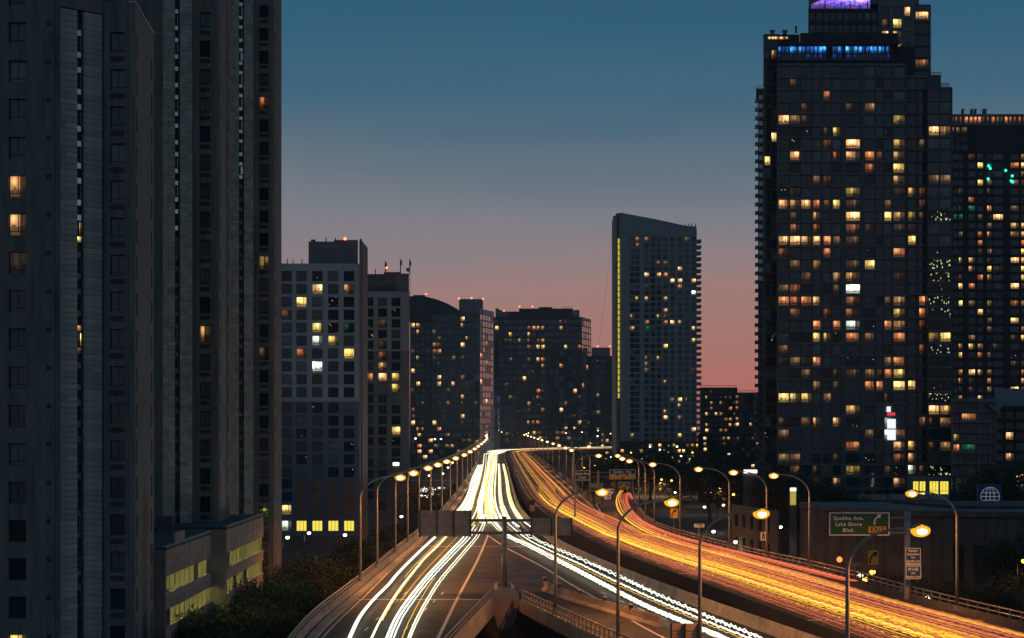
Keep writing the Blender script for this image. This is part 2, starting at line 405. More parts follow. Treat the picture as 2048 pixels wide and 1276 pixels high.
E = {
 'LE': [(100, -16.2), (148, -17.3), (170, -17.7), (210, -16.8), (254, -15.9), (302, -15), (383, -13.9), (547, -14.1), (838, -15.7), (1000, -18), (1150, -20.5), (1270, -21)],
 'RR': [(100, -8.6), (130, -6.9), (158, -5.1), (199, -2.1), (213, -1.2)],
 'BL': [(100, 24), (113, 20.2), (135, 13.6), (155, 8.9), (183, 3.6), (198, .9), (213, -1.2)],
 'BR': [(100, 33), (130, 28), (161, 22.7), (188, 18.4), (217, 14.2), (250, 10), (293, 6.0), (384, 1.9), (514, .2), (824, -2.2), (1086, -4.4), (1270, -4.6)],
 'RL': [(100, 34.5), (146, 28.6), (170, 25.7), (208, 20.8), (240, 16.7), (278, 12.6), (354, 7.6), (433, 4.2), (556, 2.0), (877, -.7), (1100, -2.4), (1270, -2.8)],
 'RE': [(100, 60), (140, 50.5), (168, 45.6), (191, 42), (218, 39), (238, 36.1), (252, 33.4), (292, 28), (322, 25.2), (361, 25.1), (422, 27.4), (484, 30.8), (600, 38), (700, 46)],
 'MR': [(372, 18.4), (440, 18.7), (556, 18.5), (735, 17), (912, 15.8), (1140, 13.9), (1270, 12.2)],
 'XL': [(372, 18.4), (440, 20.4), (514, 25.0), (600, 32), (700, 40)],
}
def X(e, Y): return interp(E[e], Y)
FAR_O = [(-20, 1300), (-14, 1370), (5, 1440), (35, 1512), (80, 1590), (160, 1700)]
FAR_I = [(12.5, 1300), (17, 1320), (27, 1345), (48, 1390), (85, 1450), (165, 1560)]
def farpt(f, i): 
    o, n = FAR_O[i], FAR_I[i]; return (o[0]+(n[0]-o[0])*f, o[1]+(n[1]-o[1])*f)
def stations(y0, y1):
    out = [y0]
    while out[-1] < y1: out.append(min(y1, out[-1]*1.03+1))
    return out
DZ = 10.0
def strip(left, right, nx=6, z=DZ, thick=0):
    mb = MB(); n = len(left)
    for i in range(n):
        for k in range(nx+1):
            f = k/nx; mb.v.append((left[i][0]+(right[i][0]-left[i][0])*f, left[i][1]+(right[i][1]-left[i][1])*f, z))
    for i in range(n-1):
        for k in range(nx):
            a = i*(nx+1)+k; mb.f.append((a, a+1, a+nx+2, a+nx+1)); mb.m.append(0)
    if thick:
        m = len(mb.v)
        for i in range(n):
            for k, P in ((0, left), (1, right)): mb.v.append((P[i][0], P[i][1], z)); mb.v.append((P[i][0], P[i][1], z-thick))
        for i in range(n-1):
            a = m+i*4
            mb.f += [(a, a+1, a+5, a+4), (a+2, a+6, a+7, a+3), (a+1, a+3, a+7, a+5)]; mb.m += [1, 1, 1]
    return mb
# asphalt with wear, patches, tar cracks
def asphalt(name, base, worn):
    m = bpy.data.materials.new(name); m.use_nodes = True; t = m.node_tree; b = t.nodes['Principled BSDF']
    b.inputs['Roughness'].default_value = .72; b.inputs['Specular IOR Level'].default_value = .35
    co = t.nodes.new('ShaderNodeTexCoord'); mp = t.nodes.new('ShaderNodeMapping'); mp.inputs['Scale'].default_value = (1, .22, 1)
    t.links.new(co.outputs['Object'], mp.inputs[0])
    n = t.nodes.new('ShaderNodeTexNoise'); n.inputs['Scale'].default_value = .55; n.inputs['Detail'].default_value = 10; n.inputs['Roughness'].default_value = .7
    t.links.new(mp.outputs[0], n.inputs['Vector'])
    r = ramp(t, [(.32, base), (.68, worn)]); t.links.new(n.outputs[0], r.inputs[0])
    v = t.nodes.new('ShaderNodeTexVoronoi'); v.feature = 'DISTANCE_TO_EDGE'; v.inputs['Scale'].default_value = .11
    n3 = t.nodes.new('ShaderNodeTexNoise'); n3.inputs['Scale'].default_value = .8; n3.inputs['Detail'].default_value = 4; t.links.new(co.outputs['Object'], n3.inputs['Vector'])
    ax = t.nodes.new('ShaderNodeVectorMath'); ax.operation = 'MULTIPLY_ADD'; ax.inputs[1].default_value = (2.5, 2.5, 0)
    t.links.new(n3.outputs['Color'], ax.inputs[0]); t.links.new(co.outputs['Object'], ax.inputs[2]); t.links.new(ax.outputs[0], v.inputs['Vector'])
    cr = ramp(t, [(.0, (.3, .3, .3)), (.02, (.4, .4, .4)), (.035, (1, 1, 1))]); t.links.new(v.outputs['Distance'], cr.inputs[0])
    mu = t.nodes.new('ShaderNodeMixRGB'); mu.blend_type = 'MULTIPLY'; mu.inputs[0].default_value = .8
    t.links.new(r.outputs[0], mu.inputs[1]); t.links.new(cr.outputs[0], mu.inputs[2]); t.links.new(mu.outputs[0], b.inputs['Base Color'])
    n2 = t.nodes.new('ShaderNodeTexNoise'); n2.inputs['Scale'].default_value = 14; n2.inputs['Detail'].default_value = 4
    t.links.new(co.outputs['Object'], n2.inputs['Vector'])
    bm = t.nodes.new('ShaderNodeBump'); bm.inputs['Strength'].default_value = .4; bm.inputs['Distance'].default_value = .03
    t.links.new(n2.outputs[0], bm.inputs['Height']); t.links.new(bm.outputs[0], b.inputs['Normal'])
    return m
M['asphalt'] = asphalt('expressway_asphalt', (.022, .020, .018), (.074, .062, .052))
M['asphalt2'] = asphalt('street_asphalt', (.022, .022, .022), (.04, .04, .04))

# ground sheet
g = MB(); g.quad((-1500, -150, 0), (1500, -150, 0), (1500, 2500, 0), (-1500, 2500, 0))
struct('ground', g, M['ground'])
# the surface street beside the expressway
st = [(y, 0) for y in stations(120, 800)]
s_l = [(X('RE', min(y, 340))+14+max(0, y-340)*.02, y) for y, _ in st]; s_r = [(p[0]+13, p[1]) for p in s_l]
struct('street', strip(s_l, s_r, 3, .15), M['asphalt2'])
# decks
ys1 = stations(100, 213)
struct('ramp_road', strip([(X('LE', y), y) for y in ys1], [(X('RR', y), y) for y in ys1], 5, DZ, 1.5), [M['asphalt'], M['conc']])
struct('branch_road', strip([(X('BL', y), y) for y in ys1], [(X('BR', y), y) for y in ys1], 5, DZ, 1.5), [M['asphalt'], M['concd']])
ys2 = stations(213, 1270)
L = [(X('LE', y), y) for y in ys2]+[farpt(0, i) for i in range(6)]
Rr = [(X('BR', y), y) for y in ys2]+[farpt(.47, i) for i in range(6)]
struct('west_road', strip(L, Rr, 8, DZ, 1.5), [M['asphalt'], M['conc']])
ys3 = stations(100, 372)
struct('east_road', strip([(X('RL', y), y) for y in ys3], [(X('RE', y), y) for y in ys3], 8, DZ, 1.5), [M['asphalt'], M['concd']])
ys4 = stations(372, 1270)
struct('far_east_road', strip([(X('RL', y), y) for y in ys4]+[farpt(.52, i) for i in range(6)], [(X('MR', y), y) for y in ys4]+[farpt(1, i) for i in range(6)], 6, DZ, 1.5), [M['asphalt'], M['conc']])
ys5 = stations(372, 700)
mb = strip([(X('XL', y), y) for y in ys5], [(X('RE', y), y) for y in ys5], 4, DZ, 1.5)
mb.v = [(x, y, z-max(0, (y-480))*.04) for x, y, z in mb.v]
struct('slip_road', mb, [M['asphalt'], M['conc']])

def line(pts, wd, z):
    mb = MB(); P = [Vector((p[0], p[1])) for p in pts]
    for i, p in enumerate(P):
        t = (P[min(i+1, len(P)-1)]-P[max(i-1, 0)]).normalized(); n = Vector((-t.y, t.x))*wd/2
        mb.v += [(p.x+n.x, p.y+n.y, z), (p.x-n.x, p.y-n.y, z)]
    for i in range(len(P)-1): mb.f.append((2*i, 2*i+1, 2*i+3, 2*i+2)); mb.m.append(0)
    return mb
def crv(tab, n=40):
    """tab of (Y,X) -> list of (X,Y)"""
    tab = sorted(tab); y0, y1 = tab[0][0], tab[-1][0]
    return [(interp(tab, y0*(y1/y0)**(i/n)), y0*(y1/y0)**(i/n)) for i in range(n+1)]
GL = [(100, -7.6), (161, -6.3), (199, -5.7), (257, -4.6), (313, -3.95)]
GR = [(130, 19.5), (161, 13), (197, 9), (217, 6.6), (244, 3.8), (280, -.74), (312, -3.9)]
mk = []
for nm, tb, wd in (('edge_line', GL, .30), ('edge_line', GR, .28), ('edge_line', [(100, -14.6), (161, -16.1), (199, -15.6), (252, -14.9), (302, -13.9), (383, -12.7), (547, -12.9), (838, -14.4)], .16),
                   ('edge_line', [(y, X('BR', y)-1.3) for y in (110, 161, 217, 293, 384, 514, 824)], .14),
                   ('edge_line', [(y, X('RL', y)+1.2) for y in (110, 161, 217, 293, 384, 514, 824)], .14),
                   ('edge_line', [(y, X('RE', y)-1.6) for y in (110, 150, 191, 230, 260, 300, 340, 380, 422, 470)], .15),
                   ('edge_line', [(372, 17.9), (400, 18.6), (440, 19.6), (470, 21.6)], .35),
                   ('edge_line', [(372, 17.7), (420, 17.9), (480, 17.7), (556, 17.4), (735, 16)], .25)):
    struct(nm, line(crv(tb), wd, DZ+.004), M['paint'])
# dashed lane lines
mb = MB()
def dash(e1, e2, f, y0, y1):
    y = y0
    while y < y1:
        a = X(e1, y)+(X(e2, y)-X(e1, y))*f; b = X(e1, y+3)+(X(e2, y+3)-X(e1, y+3))*f
        mb.quad((a-.07, y, DZ+.004), (a+.07, y, DZ+.004), (b+.07, y+3, DZ+.004), (b-.07, y+3, DZ+.004)); y += 9
dash('LE', 'RR', .36, 104, 205); dash('LE', 'RR', .62, 104, 205); dash('LE', 'BR', .3, 320, 700); dash('LE', 'BR', .52, 320, 700); dash('LE', 'BR', .74, 320, 700)
for f in (.2, .36, .52, .68, .84): dash('RL', 'RE', f, 104, 300)
for f in (.26, .48, .7): dash('RL', 'MR', f, 380, 800)
dash('BL', 'BR', .62, 104, 205)
tag(struct('lane_marking', mb, M['paint']), kind='structure')
# steel expansion joints
M['joint'] = mat('glint_toned_joint_steel', (.75, .66, .55), .6, .15, 2)  # pale base colour stands for lamplight glinting off the joints
for (ya, yb, e1, e2) in ((197, 197, 'LE', 'RR'), (284, 284, 'LE', 'BR'), (152, 152, 'LE', 'RR'), (420, 420, 'LE', 'BR'), (176, 176, 'RL', 'RE'), (232, 232, 'RL', 'RE'), (310, 310, 'RL', 'RE'), (430, 430, 'RL', 'MR'), (560, 560, 'RL', 'MR'), (160, 160, 'BL', 'BR'), (600, 600, 'LE', 'BR')):
    mb = MB(); x0, x1 = X(e1, ya)+.5, X(e2, ya)-.5
    mb.box(x0, x1, ya-.22, ya-.05, DZ+.002, DZ+.02); mb.box(x0, x1, ya+.05, ya+.22, DZ+.002, DZ+.02)
    struct('expansion_joint', mb, M['joint'])
# patches of tar and repaired asphalt in the gore
M['tar'] = mat('tar_patch', (.018, .016, .015), .55, .4, .8, .3)
mb = MB(); RG = random.Random(3)
for i in range(26):
    y = 203+RG.random()**1.3*72; lx, rx = interp(GL, y)+.6, interp(GR, y)-.8
    if rx-lx < 1: continue
    cx = RG.uniform(lx, rx); wx = RG.uniform(.6, 3.2); hy = RG.uniform(.3, 1.6); n = 12; b = len(mb.v)
    for k in range(n):
        r = RG.uniform(.75, 1.15); mb.v.append((max(lx, min(rx, cx+wx*r*math.cos(k*6.283/n))), y+hy*r*math.sin(k*6.283/n), DZ+.004+.0003*i))
    mb.f.append(tuple(range(b, b+n))); mb.m.append(0)
struct('tar_patch', mb, M['tar'])

# ------------------------------------------------------------------ parapets, rails, barriers
def segs(path, step):
    """walk a polyline in equal steps, yields (p, q)"""
    P = [Vector((a, b, 0)) for a, b in path]; out = [P[0]]; acc = 0
    for i in range(len(P)-1):
        d = (P[i+1]-P[i]).length; pos = 0
        while acc+(d-pos) >= step:
            pos += step-acc; acc = 0; out.append(P[i]+(P[i+1]-P[i])*(pos/d))
        acc += d-pos
    return out
def parapet(name, label, cat, path, wall_h, wall_t, m, seg=6.0, rail=True, side=1, group=None, limit=None, base=DZ, post_every=2.0, railr=.08, taper=.12, cap=True, drop=1.2, rail_mat=None, max_panels=280, post_h=.5):
    """a concrete wall of cast panels, with a steel rail on posts on top"""
    t = thing(name, label, cat, (path[0][0], path[0][1], base), group)
    P = segs(path, seg); S = MB(); np_ = 0
    for i in range(len(P)-1):
        a, b = P[i], P[i+1]; d = (b-a); ang = math.atan2(d.y, d.x); Lg = d.length-.03
        mb = MB() if i < max_panels else S
        n = Vector((-d.y, d.x, 0)).normalized()*side
        for (off0, off1, zz0, zz1) in ((0, wall_t+taper, base-drop, base+wall_h*.35), (taper*.5, wall_t, base+wall_h*.35, base+wall_h)):
            u = d.normalized(); a2 = a+u*.015; b2 = b-u*.015
            q = [a2+n*off0, b2+n*off0, b2+n*off1, a2+n*off1]
            if side < 0: q = q[::-1]
            mb.prism([(p.x, p.y) for p in q], zz0, zz1)
        if i < max_panels: obj('wall_panel', mb, m, t)
    if S.v: tag(obj('distant_wall_panel', S, m, t), kind='stuff')
    if rail:
        rm = rail_mat or M['steel']; Q = segs(path, post_every); off = taper*.5+wall_t*.5
        pm = MB(); pm.box(-.05, .05, -.09, .09, 0, post_h); pm.box(-.09, .09, -.12, .12, 0, .05); me = pm.mesh('post', [rm])
        stuffp = MB()
        top = []
        for i, p in enumerate(Q):
            j = min(i, len(Q)-2); d = (Q[j+1]-Q[j]).normalized(); n = Vector((-d.y, d.x, 0))*side; c = p+n*off
            top.append(c)
            if i < 120: link('post', me, t, (c.x, c.y, base+wall_h), math.atan2(d.y, d.x))
            else: stuffp.box(c.x-.05, c.x+.05, c.y-.05, c.y+.05, base+wall_h, base+wall_h+post_h)
        if stuffp.v: tag(obj('distant_post', stuffp, rm, t), kind='stuff')
        for zz in (.4*post_h, .94*post_h):
            mb = MB(); mb.tube([(c.x, c.y, base+wall_h+zz) for c in top], railr, 6); obj('rail', mb, rm, t, smooth=True)
    return t
def path(e, y0, y1, dx=0): return [(X(e, y)+dx, y) for y in stations(y0, y1)]
parapet('parapet', 'pale concrete parapet with double steel rail along the left edge of the expressway', 'parapet',
        path('LE', 118, 1270)+[farpt(0, i) for i in range(5)], .85, .3, M['conc'], 6, side=1, post_h=.6, post_every=1.5)
parapet('parapet', 'concrete parapet with thick steel posts left of the dark gap, leading up to the pier', 'parapet',
        path('RR', 112, 197), .5, .3, M['conc'], 5, side=-1, post_every=1.3, railr=.09, drop=1.5, post_h=.7)
parapet('parapet', 'dark open steel railing on a low kerb right of the dark gap between the roads', 'railing',
        path('BL', 104, 197), .12, .3, M['gblock'], 5, side=1, post_every=1.6, railr=.07, drop=1.2, post_h=1.05)
parapet('median_barrier', 'tan concrete median wall along the right side of the headlight road', 'barrier',
        path('BR', 112, 1270)+[farpt(.47, i) for i in range(5)], 1.15, .3, M['conc'], 6, rail=False, side=-1)
parapet('median_barrier', 'dark steel edged wall along the left side of the tail light road', 'barrier',
        path('RL', 112, 1270)+[farpt(.52, i) for i in range(5)], .95, .25, M['blackclad'], 6, rail=False, side=1, drop=2.2)
parapet('parapet', 'brown parapet with double pipe railing along the right edge of the expressway', 'parapet',
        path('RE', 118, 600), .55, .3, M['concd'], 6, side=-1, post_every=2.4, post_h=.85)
parapet('parapet', 'dark parapet curving away beside the far tail light lanes', 'parapet',
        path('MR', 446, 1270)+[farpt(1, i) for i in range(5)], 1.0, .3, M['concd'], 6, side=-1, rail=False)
# kerb inside the left parapet
mb = MB(); pp = path('LE', 118, 700)
for i in range(len(pp)-1):
    mb.prism([(pp[i][0]+.32, pp[i][1]), (pp[i][0]+1.1, pp[i][1]), (pp[i+1][0]+1.1, pp[i+1][1]), (pp[i+1][0]+.32, pp[i+1][1])], DZ+.001, DZ+.2)
struct('kerb', mb, M['conc'])
# jersey barriers in a row on the shoulder, with delineator caps
jb = MB(); prof = [(-.4, 0), (.4, 0), (.4, .1), (.16, .4), (.1, 1.0), (-.1, 1.0), (-.16, .4), (-.4, .1)]
Lj = 3.9; n = len(prof)
for xx in (0, Lj):
    for (py, pz) in prof: jb.v.append((xx, py, pz))
for i in range(n): j = (i+1) % n; jb.f.append((i, j, n+j, n+i)); jb.m.append(0)
jb.f.append(tuple(range(n))[::-1]); jb.f.append(tuple(range(n, 2*n))); jb.m += [0, 0]
jme = jb.mesh('jersey_barrier', [M['gblock']])
row = [(3.6, 208.5), (4.6, 202), (6.6, 194), (9.2, 184.5), (11.6, 175.5), (13.9, 167.5)]
P = segs(row, 4.0); words = ['farthest', 'second farthest', 'third', 'fourth', 'fifth', 'sixth', 'seventh', 'eighth', 'ninth', 'tenth', 'eleventh', 'twelfth', 'thirteenth', 'fourteenth']
for i in range(len(P)-1):
    d = P[i+1]-P[i]
    t = thing('jersey_barrier', f'{words[i]} concrete jersey barrier in the row on the shoulder behind the dark railing', 'barrier', (P[i].x, P[i].y, DZ), 'jersey barriers on the shoulder')
    link('concrete_body', jme, t, (P[i].x, P[i].y, DZ), math.atan2(d.y, d.x))
    if i % 2 == 0:
        c = MB(); c.box(-.2, .2, -.14, .14, 1.0, 1.32); c.box(-.26, .26, -.2, .2, 1.32, 1.42, 1); obj('marker_cap', c, [M['dsteel'], M['tan_metal']], t, (P[i].x, P[i].y, DZ), math.atan2(d.y, d.x))
# gore pier between the ramp and the branch
t = thing('gore_pier', 'brown tapering concrete pier at the tip of the split with the gantry post on it', 'pier', (0, 206, 0))
mb = MB(); mb.prism([(-2.0, 198), (.75, 198), (-.1, 213), (-1.9, 213)], 9.0, 10.45); obj('pier_head', mb, M['gblock'], t)
mb = MB(); mb.prism([(-1.3, 199.5), (.2, 199.5), (-.3, 206), (-1.2, 206)], 0, 8.99); obj('column', mb, M['gblock'], t)
mb = MB()
top = [(-2.0, 198), (.75, 198), (.75, 199.2), (-2.0, 199.2)]; bot = [(-1.4, 198.3), (-.1, 198.3), (-.1, 199.2), (-1.4, 199.2)]
mb.v = [(x, y, 9.0) for x, y in top]+[(x, y, 6.6) for x, y in bot]
mb.f = [(0, 1, 5, 4)[::-1], (1, 2, 6, 5)[::-1], (2, 3, 7, 6)[::-1], (3, 0, 4, 7)[::-1], (0, 1, 2, 3), (7, 6, 5, 4)]; mb.m = [0]*6
obj('corbel', mb, M['gblock'], t)
# columns that carry the decks
words2 = ['nearest', 'second', 'third', 'fourth', 'fifth', 'sixth', 'seventh']
for i, y in enumerate((150, 185, 222, 262, 305, 355, 410)):
    for e, off, nm in (('LE', 2.5, 'left parapet'), ('RE', -3, 'right railing')):
        mb = MB(); x = X(e, y)+off; mb.box(x-.8, x+.8, y-.7, y+.7, 0, 8.0); mb.box(x-1.4, x+1.4, y-.9, y+.9, 8.0, 8.49)
        tag(obj('deck_column', mb, M['conc']), f'{words2[i]} square concrete column under the deck by the {nm}', 'column', 'columns under the expressway')
# lower beam and brown slab seen in the dark gap under the ramp
mb = MB(); mb.box(-7.2, -4.1, 140, 168, 4.6, 5.2); tag(obj('lower_slab', mb, M['gblock']), 'brown concrete slab lit in the gap under the left ramp', 'slab')

# ------------------------------------------------------------------ apartment tower on the left
T = thing('apartment_tower', 'huge dark brick apartment tower in stepped wings filling the left side', 'building', (-45, 145, 0))
def pt(x, d): return (WX(x, d), d)
modules = [ # a: left edge, front strip, block face, brick front, side
 dict(d0=139, d1=142.3, d2=154, xl=-62, x=[108, 121, 204, 270, 308], top=59.7, fh=2.80, s=27.4),
 dict(d0=185, d1=187.5, d2=198, xl=-60, x=[308, 326, 385, 438, 460], top=96, fh=2.80, s=20.5),
 dict(d0=232, d1=234, d2=243, xl=-60, x=[440, 460, 507, 548, 563], top=98, fh=2.80, s=16.35)]
win_rows = [WZ(44, 139)]*3
specs = []
for mi, m in enumerate(modules):
    d0, d1, d2 = m['d0'], m['d1'], m['d2']; xs = m['x']; zt = m['top']
    back = d2 if mi else 154
    # side wall
    A = pt(xs[1], d0+.4); B = pt(xs[2], d1-.3); Cc = pt(xs[3], d1); D = pt(xs[4], d2)
    # footprint set 0.45 behind the visible faces
    mb = MB(); foot = [(m['xl'], d0+1.5), (A[0], d0+1.5), (B[0]-.3, d1+.8), (Cc[0]-.42, d1+.8), (D[0]-.42, d2-.01), (m['xl'], d2-.01)]
    mb.prism(foot, 0, zt-.05); obj('core', mb, M['brick'], T)
    # A front strip and, on the first wing, the wide front wall
    if mi == 0:
        pass
    # block-faced angled wall: two stacks of courses either side of the window slot
    ax, ay = A; bx, by = B; Lw = math.hypot(bx-ax, by-ay); ang = math.atan2(by-ay, bx-ax)
    slot = [(155, 168), (350, 360), (478, 488)][mi]
    def along(px):
        # intersect the view ray with the wall line
        k = (px-1024)/F; dx, dy = bx-ax, by-ay
        s_ = (k*ay-ax)/(dx-k*dy); return s_*Lw
    s0, s1 = along(slot[0]), along(slot[1])
    ch = [.438, .438, .438][mi]; zlo = WZ(1290, d0)-1
    nb = int((zt-1.2-zlo)/ch)+1
    blk = {}
    for sd, (q0, q1) in enumerate(((0, s0), (s1, Lw))):
        b = MB(); q = q0; k = 0
        while q < q1-.02:
            e = min(q1, q+.88*(1 if k or sd else .6)); b.box(q+.007, e-.007, 0, .4, 0.011, ch-.011); q = e; k += 1
        for par in (0, 1):
            b2 = MB()
            b2.v = list(b.v); b2.f = b.f; b2.m = b.m
            blk[(sd, par)] = b2.mesh('block_course', [M['block']])
    if mi == 0:
        for r in range(nb):
            for sd in (0, 1): link('block_course', blk[(sd, 0)], T, (ax+R.uniform(-.004, .004), ay+R.uniform(-.004, .004), zlo+r*ch), ang)
    else:
        S = MB(); ca, sa = math.cos(ang), math.sin(ang)
        for r in range(nb):
            for sd in (0, 1):
                b = blk[(sd, 0)]; n = len(S.v); jx = R.uniform(-.006, .006)
                S.v += [(ax+v.co.x*ca-(v.co.y+jx)*sa, ay+v.co.x*sa+(v.co.y+jx)*ca, zlo+r*ch+v.co.z) for v in b.vertices]
                S.f += [tuple(i+n for i in p.vertices) for p in b.polygons]; S.m += [0]*len(b.polygons)
        tag(obj('block_courses', S, M['block'], T), kind='stuff')
    # slot: recessed black backing with windows
    mb = MB(); mb.box(s0, s1, .28, .45, 0, zt-1.2); obj('slot_wall', mb, M['blackclad'], T, (ax, ay, 0), ang)
    mb = MB(); mb.box(-.02, Lw+.02, -.06, .5, zt-1.2+.3, zt); obj('parapet_band', mb, M['brick'], T, (ax, ay, 0), ang)
    ws = s1-s0; fhp = [74.8, 57.6, 45.8][mi]; fh = 2.73 if mi == 0 else 2.80
    fh = fhp*d0/F
    ytop = [55, 16, 4][mi]
    zt0 = WZ(ytop, d0+1)
    for k in range(26):
        z = zt0-k*fh
        if z-2 < zlo: break
        ypx = ytop+k*fhp
        sh = ypx < [470, 470, 355][mi]  # below this, duller glass paints in the blocked sky reflection
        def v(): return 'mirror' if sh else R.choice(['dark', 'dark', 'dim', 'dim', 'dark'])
        hs = .50; va, vb, vc = v(), v(), v()
        if mi == 0 and abs(ypx-430) < 30: va, vb, vc = 'mirror', 'yellow', 'yellow'
        if mi == 0 and 640 < ypx < 690: va, vb, vc = 'orange', 'warm', 'orange'
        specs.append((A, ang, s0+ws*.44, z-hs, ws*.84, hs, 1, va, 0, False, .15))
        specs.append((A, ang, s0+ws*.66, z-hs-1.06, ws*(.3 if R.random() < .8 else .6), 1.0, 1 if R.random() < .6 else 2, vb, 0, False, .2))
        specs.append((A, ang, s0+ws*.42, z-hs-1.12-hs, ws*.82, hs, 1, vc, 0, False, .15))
    # brick front between the block face and the side, windows with grilles below
    P0 = (B[0], d1); W = Cc[0]-B[0]
    wx = [(220, 250), (399, 421), (518, 537)][mi]; cx0, cx1 = WX(wx[0], d1)-B[0], WX(wx[1], d1)-B[0]
    fhp = [74.2, 57.0, 45.6][mi]; fh = fhp*d1/F; yt = [64, 24, 10][mi]
    litm = [{}, {11: 'warm'}, {11: 'yellow', 3+0: 'dim', 15: 'glow'}][mi]
    if mi == 2: litm = {11: 'yellow', 4: 'orange', 15: 'glow'}
    dimset = [{0: 'dim', 1: 'dim', 2: 'dim', 3: 'dim', 6: 'dim', 5: 'dim', 9: 'dim'}, {0: 'dim', 3: 'dim', 6: 'dim', 8: 'dim', 9: 'dim'}, {3: 'dim', 12: 'dim', 13: 'dim'}][mi]
    def pick(a0, k): return litm.get(k) or dimset.get(k) or R.choice(['dark', 'dark', 'dark', 'dim'])
    wh = fh*.57
    z1w = zt if mi == 0 else zt
    facade(T, P0, 0, W, zlo, z1w, [(cx0, cx1, 2)], fh, WZ(yt, d1), 30, wh, M['brick'], pick, .35, 'front_wall', specs, low=wh*.16)
    gl = MB(); gx = MB()
    for i in range(9): gx.box(0, (cx1-cx0)*.95, -.03, .0, i*.045, i*.045+.02)
    gme = gx.mesh('air_grille', [M['dsteel']])
    for k in range(24):
        z = WZ(yt, d1)-k*fh-wh-.62*fh/2.8
        if z < zlo: break
        link('air_grille', gme, T, (P0[0]+cx0+.03, d1-.003, z), 0)
    # side wall (faces +X) with narrow windows
    L2 = math.hypot(D[0]-Cc[0], D[1]-Cc[1]); an2 = math.atan2(D[1]-Cc[1], D[0]-Cc[0])
    cols = [(.75, 1.5, 1), (L2-1.9, L2-1.1, 1)] if mi < 2 else [(1.5, 2.4, 1)]
    facade(T, Cc, an2, L2, zlo, zt, cols, fh, WZ([66, 30, 12][mi], d1), 30, 1.75, M['brick2'], lambda a0, k: 'dark', .35, 'side_wall', specs)
    cp = MB(); cp.box(-.06, L2+.05, -.06, .5, 0, .12); obj('coping', cp, M['white_paint'] if mi == 0 else M['conc'], T, (Cc[0], Cc[1], zt+.003), an2)
# first wing: the wide front wall with its window column and vents
P0 = (-62, 139); W = WX(108, 139)+62
cx0, cx1 = WX(17, 139)+62, WX(52, 139)+62; fh = 76.6*139/F; wh = 1.62
def pickA(a0, k): return {4: 'warm', 5: 'warm', 6: 'glow', 0: 'dim', 1: 'dim', 13: 'spark', 16: 'yellow', 9: 'dark'}.get(k) or R.choice(['dark', 'dark', 'dim'])
facade(T, P0, 0, W, WZ(1290, 139)-1, 84, [(cx0, cx1, 2)], fh, WZ(44, 139)+3*fh, 24, wh, M['brick'], lambda a, k: pickA(a, k-3), .35, 'front_wall', specs, low=.33)
mb = MB(); mb.box(-62, WX(110, 139.0)-.3, 139.45, 150, 0, 83.9); obj('core', mb, M['brick'], T)
mb = MB(); x0, x1 = WX(108.3, 139), WX(121, 139.4); mb.box(x0, x1, 139.28, 139.9, 0, 59.7); obj('recess_strip', mb, M['brick2'], T)
mb = MB(); x0, x1 = WX(308, 185)-4, WX(326, 185.3); mb.box(x0, x1, 185.1, 186, 0, 96); obj('recess_strip', mb, M['brick'], T)
mb = MB(); x0, x1 = WX(440, 232)-4, WX(460, 232.3); mb.box(x0, x1, 232.1, 233, 0, 98); obj('recess_strip', mb, M['brick'], T)
vm = MB(); vm.box(0, .3, -.05, 0, 0, .3); vm.box(.04, .26, -.06, -.05, .04, .26, 1); vme = vm.mesh('wall_vent', [M['blackclad'], M['dsteel']])
vm = MB(); vm.box(0, .24, -.05, 0, 0, .24, 1); vm.box(.05, .19, -.06, -.05, .05, .19, 0); vme2 = vm.mesh('wall_vent', [M['blackclad'], M['steel']])
for k in range(17):
    link('wall_vent', vme, T, (WX(93, 139), 138.998, WZ(50+k*76.6, 139)))
    link('wall_vent', vme2, T, (WX(309, 185), 185.098, WZ(14+k*57.6, 185)))
# tall recessed stair window on the first side wall, drain pipe on the second
mb = MB(); mb.box(0, 2.4, -.02, .02, 8, WZ(992, 147)); obj('stair_window', mb, M['blackclad'], T, (WX(283, 146.4), 146.4, 0), math.atan2(D[1]-Cc[1], D[0]-Cc[0]))
mb = MB(); mb.tube([(WX(455.5, 195), 194.8, 90), (WX(455.5, 195), 194.8, 17)], .07, 6); obj('drain_pipe', mb, M['steel'], T)
put_windows(T, specs, 300, panes=True)
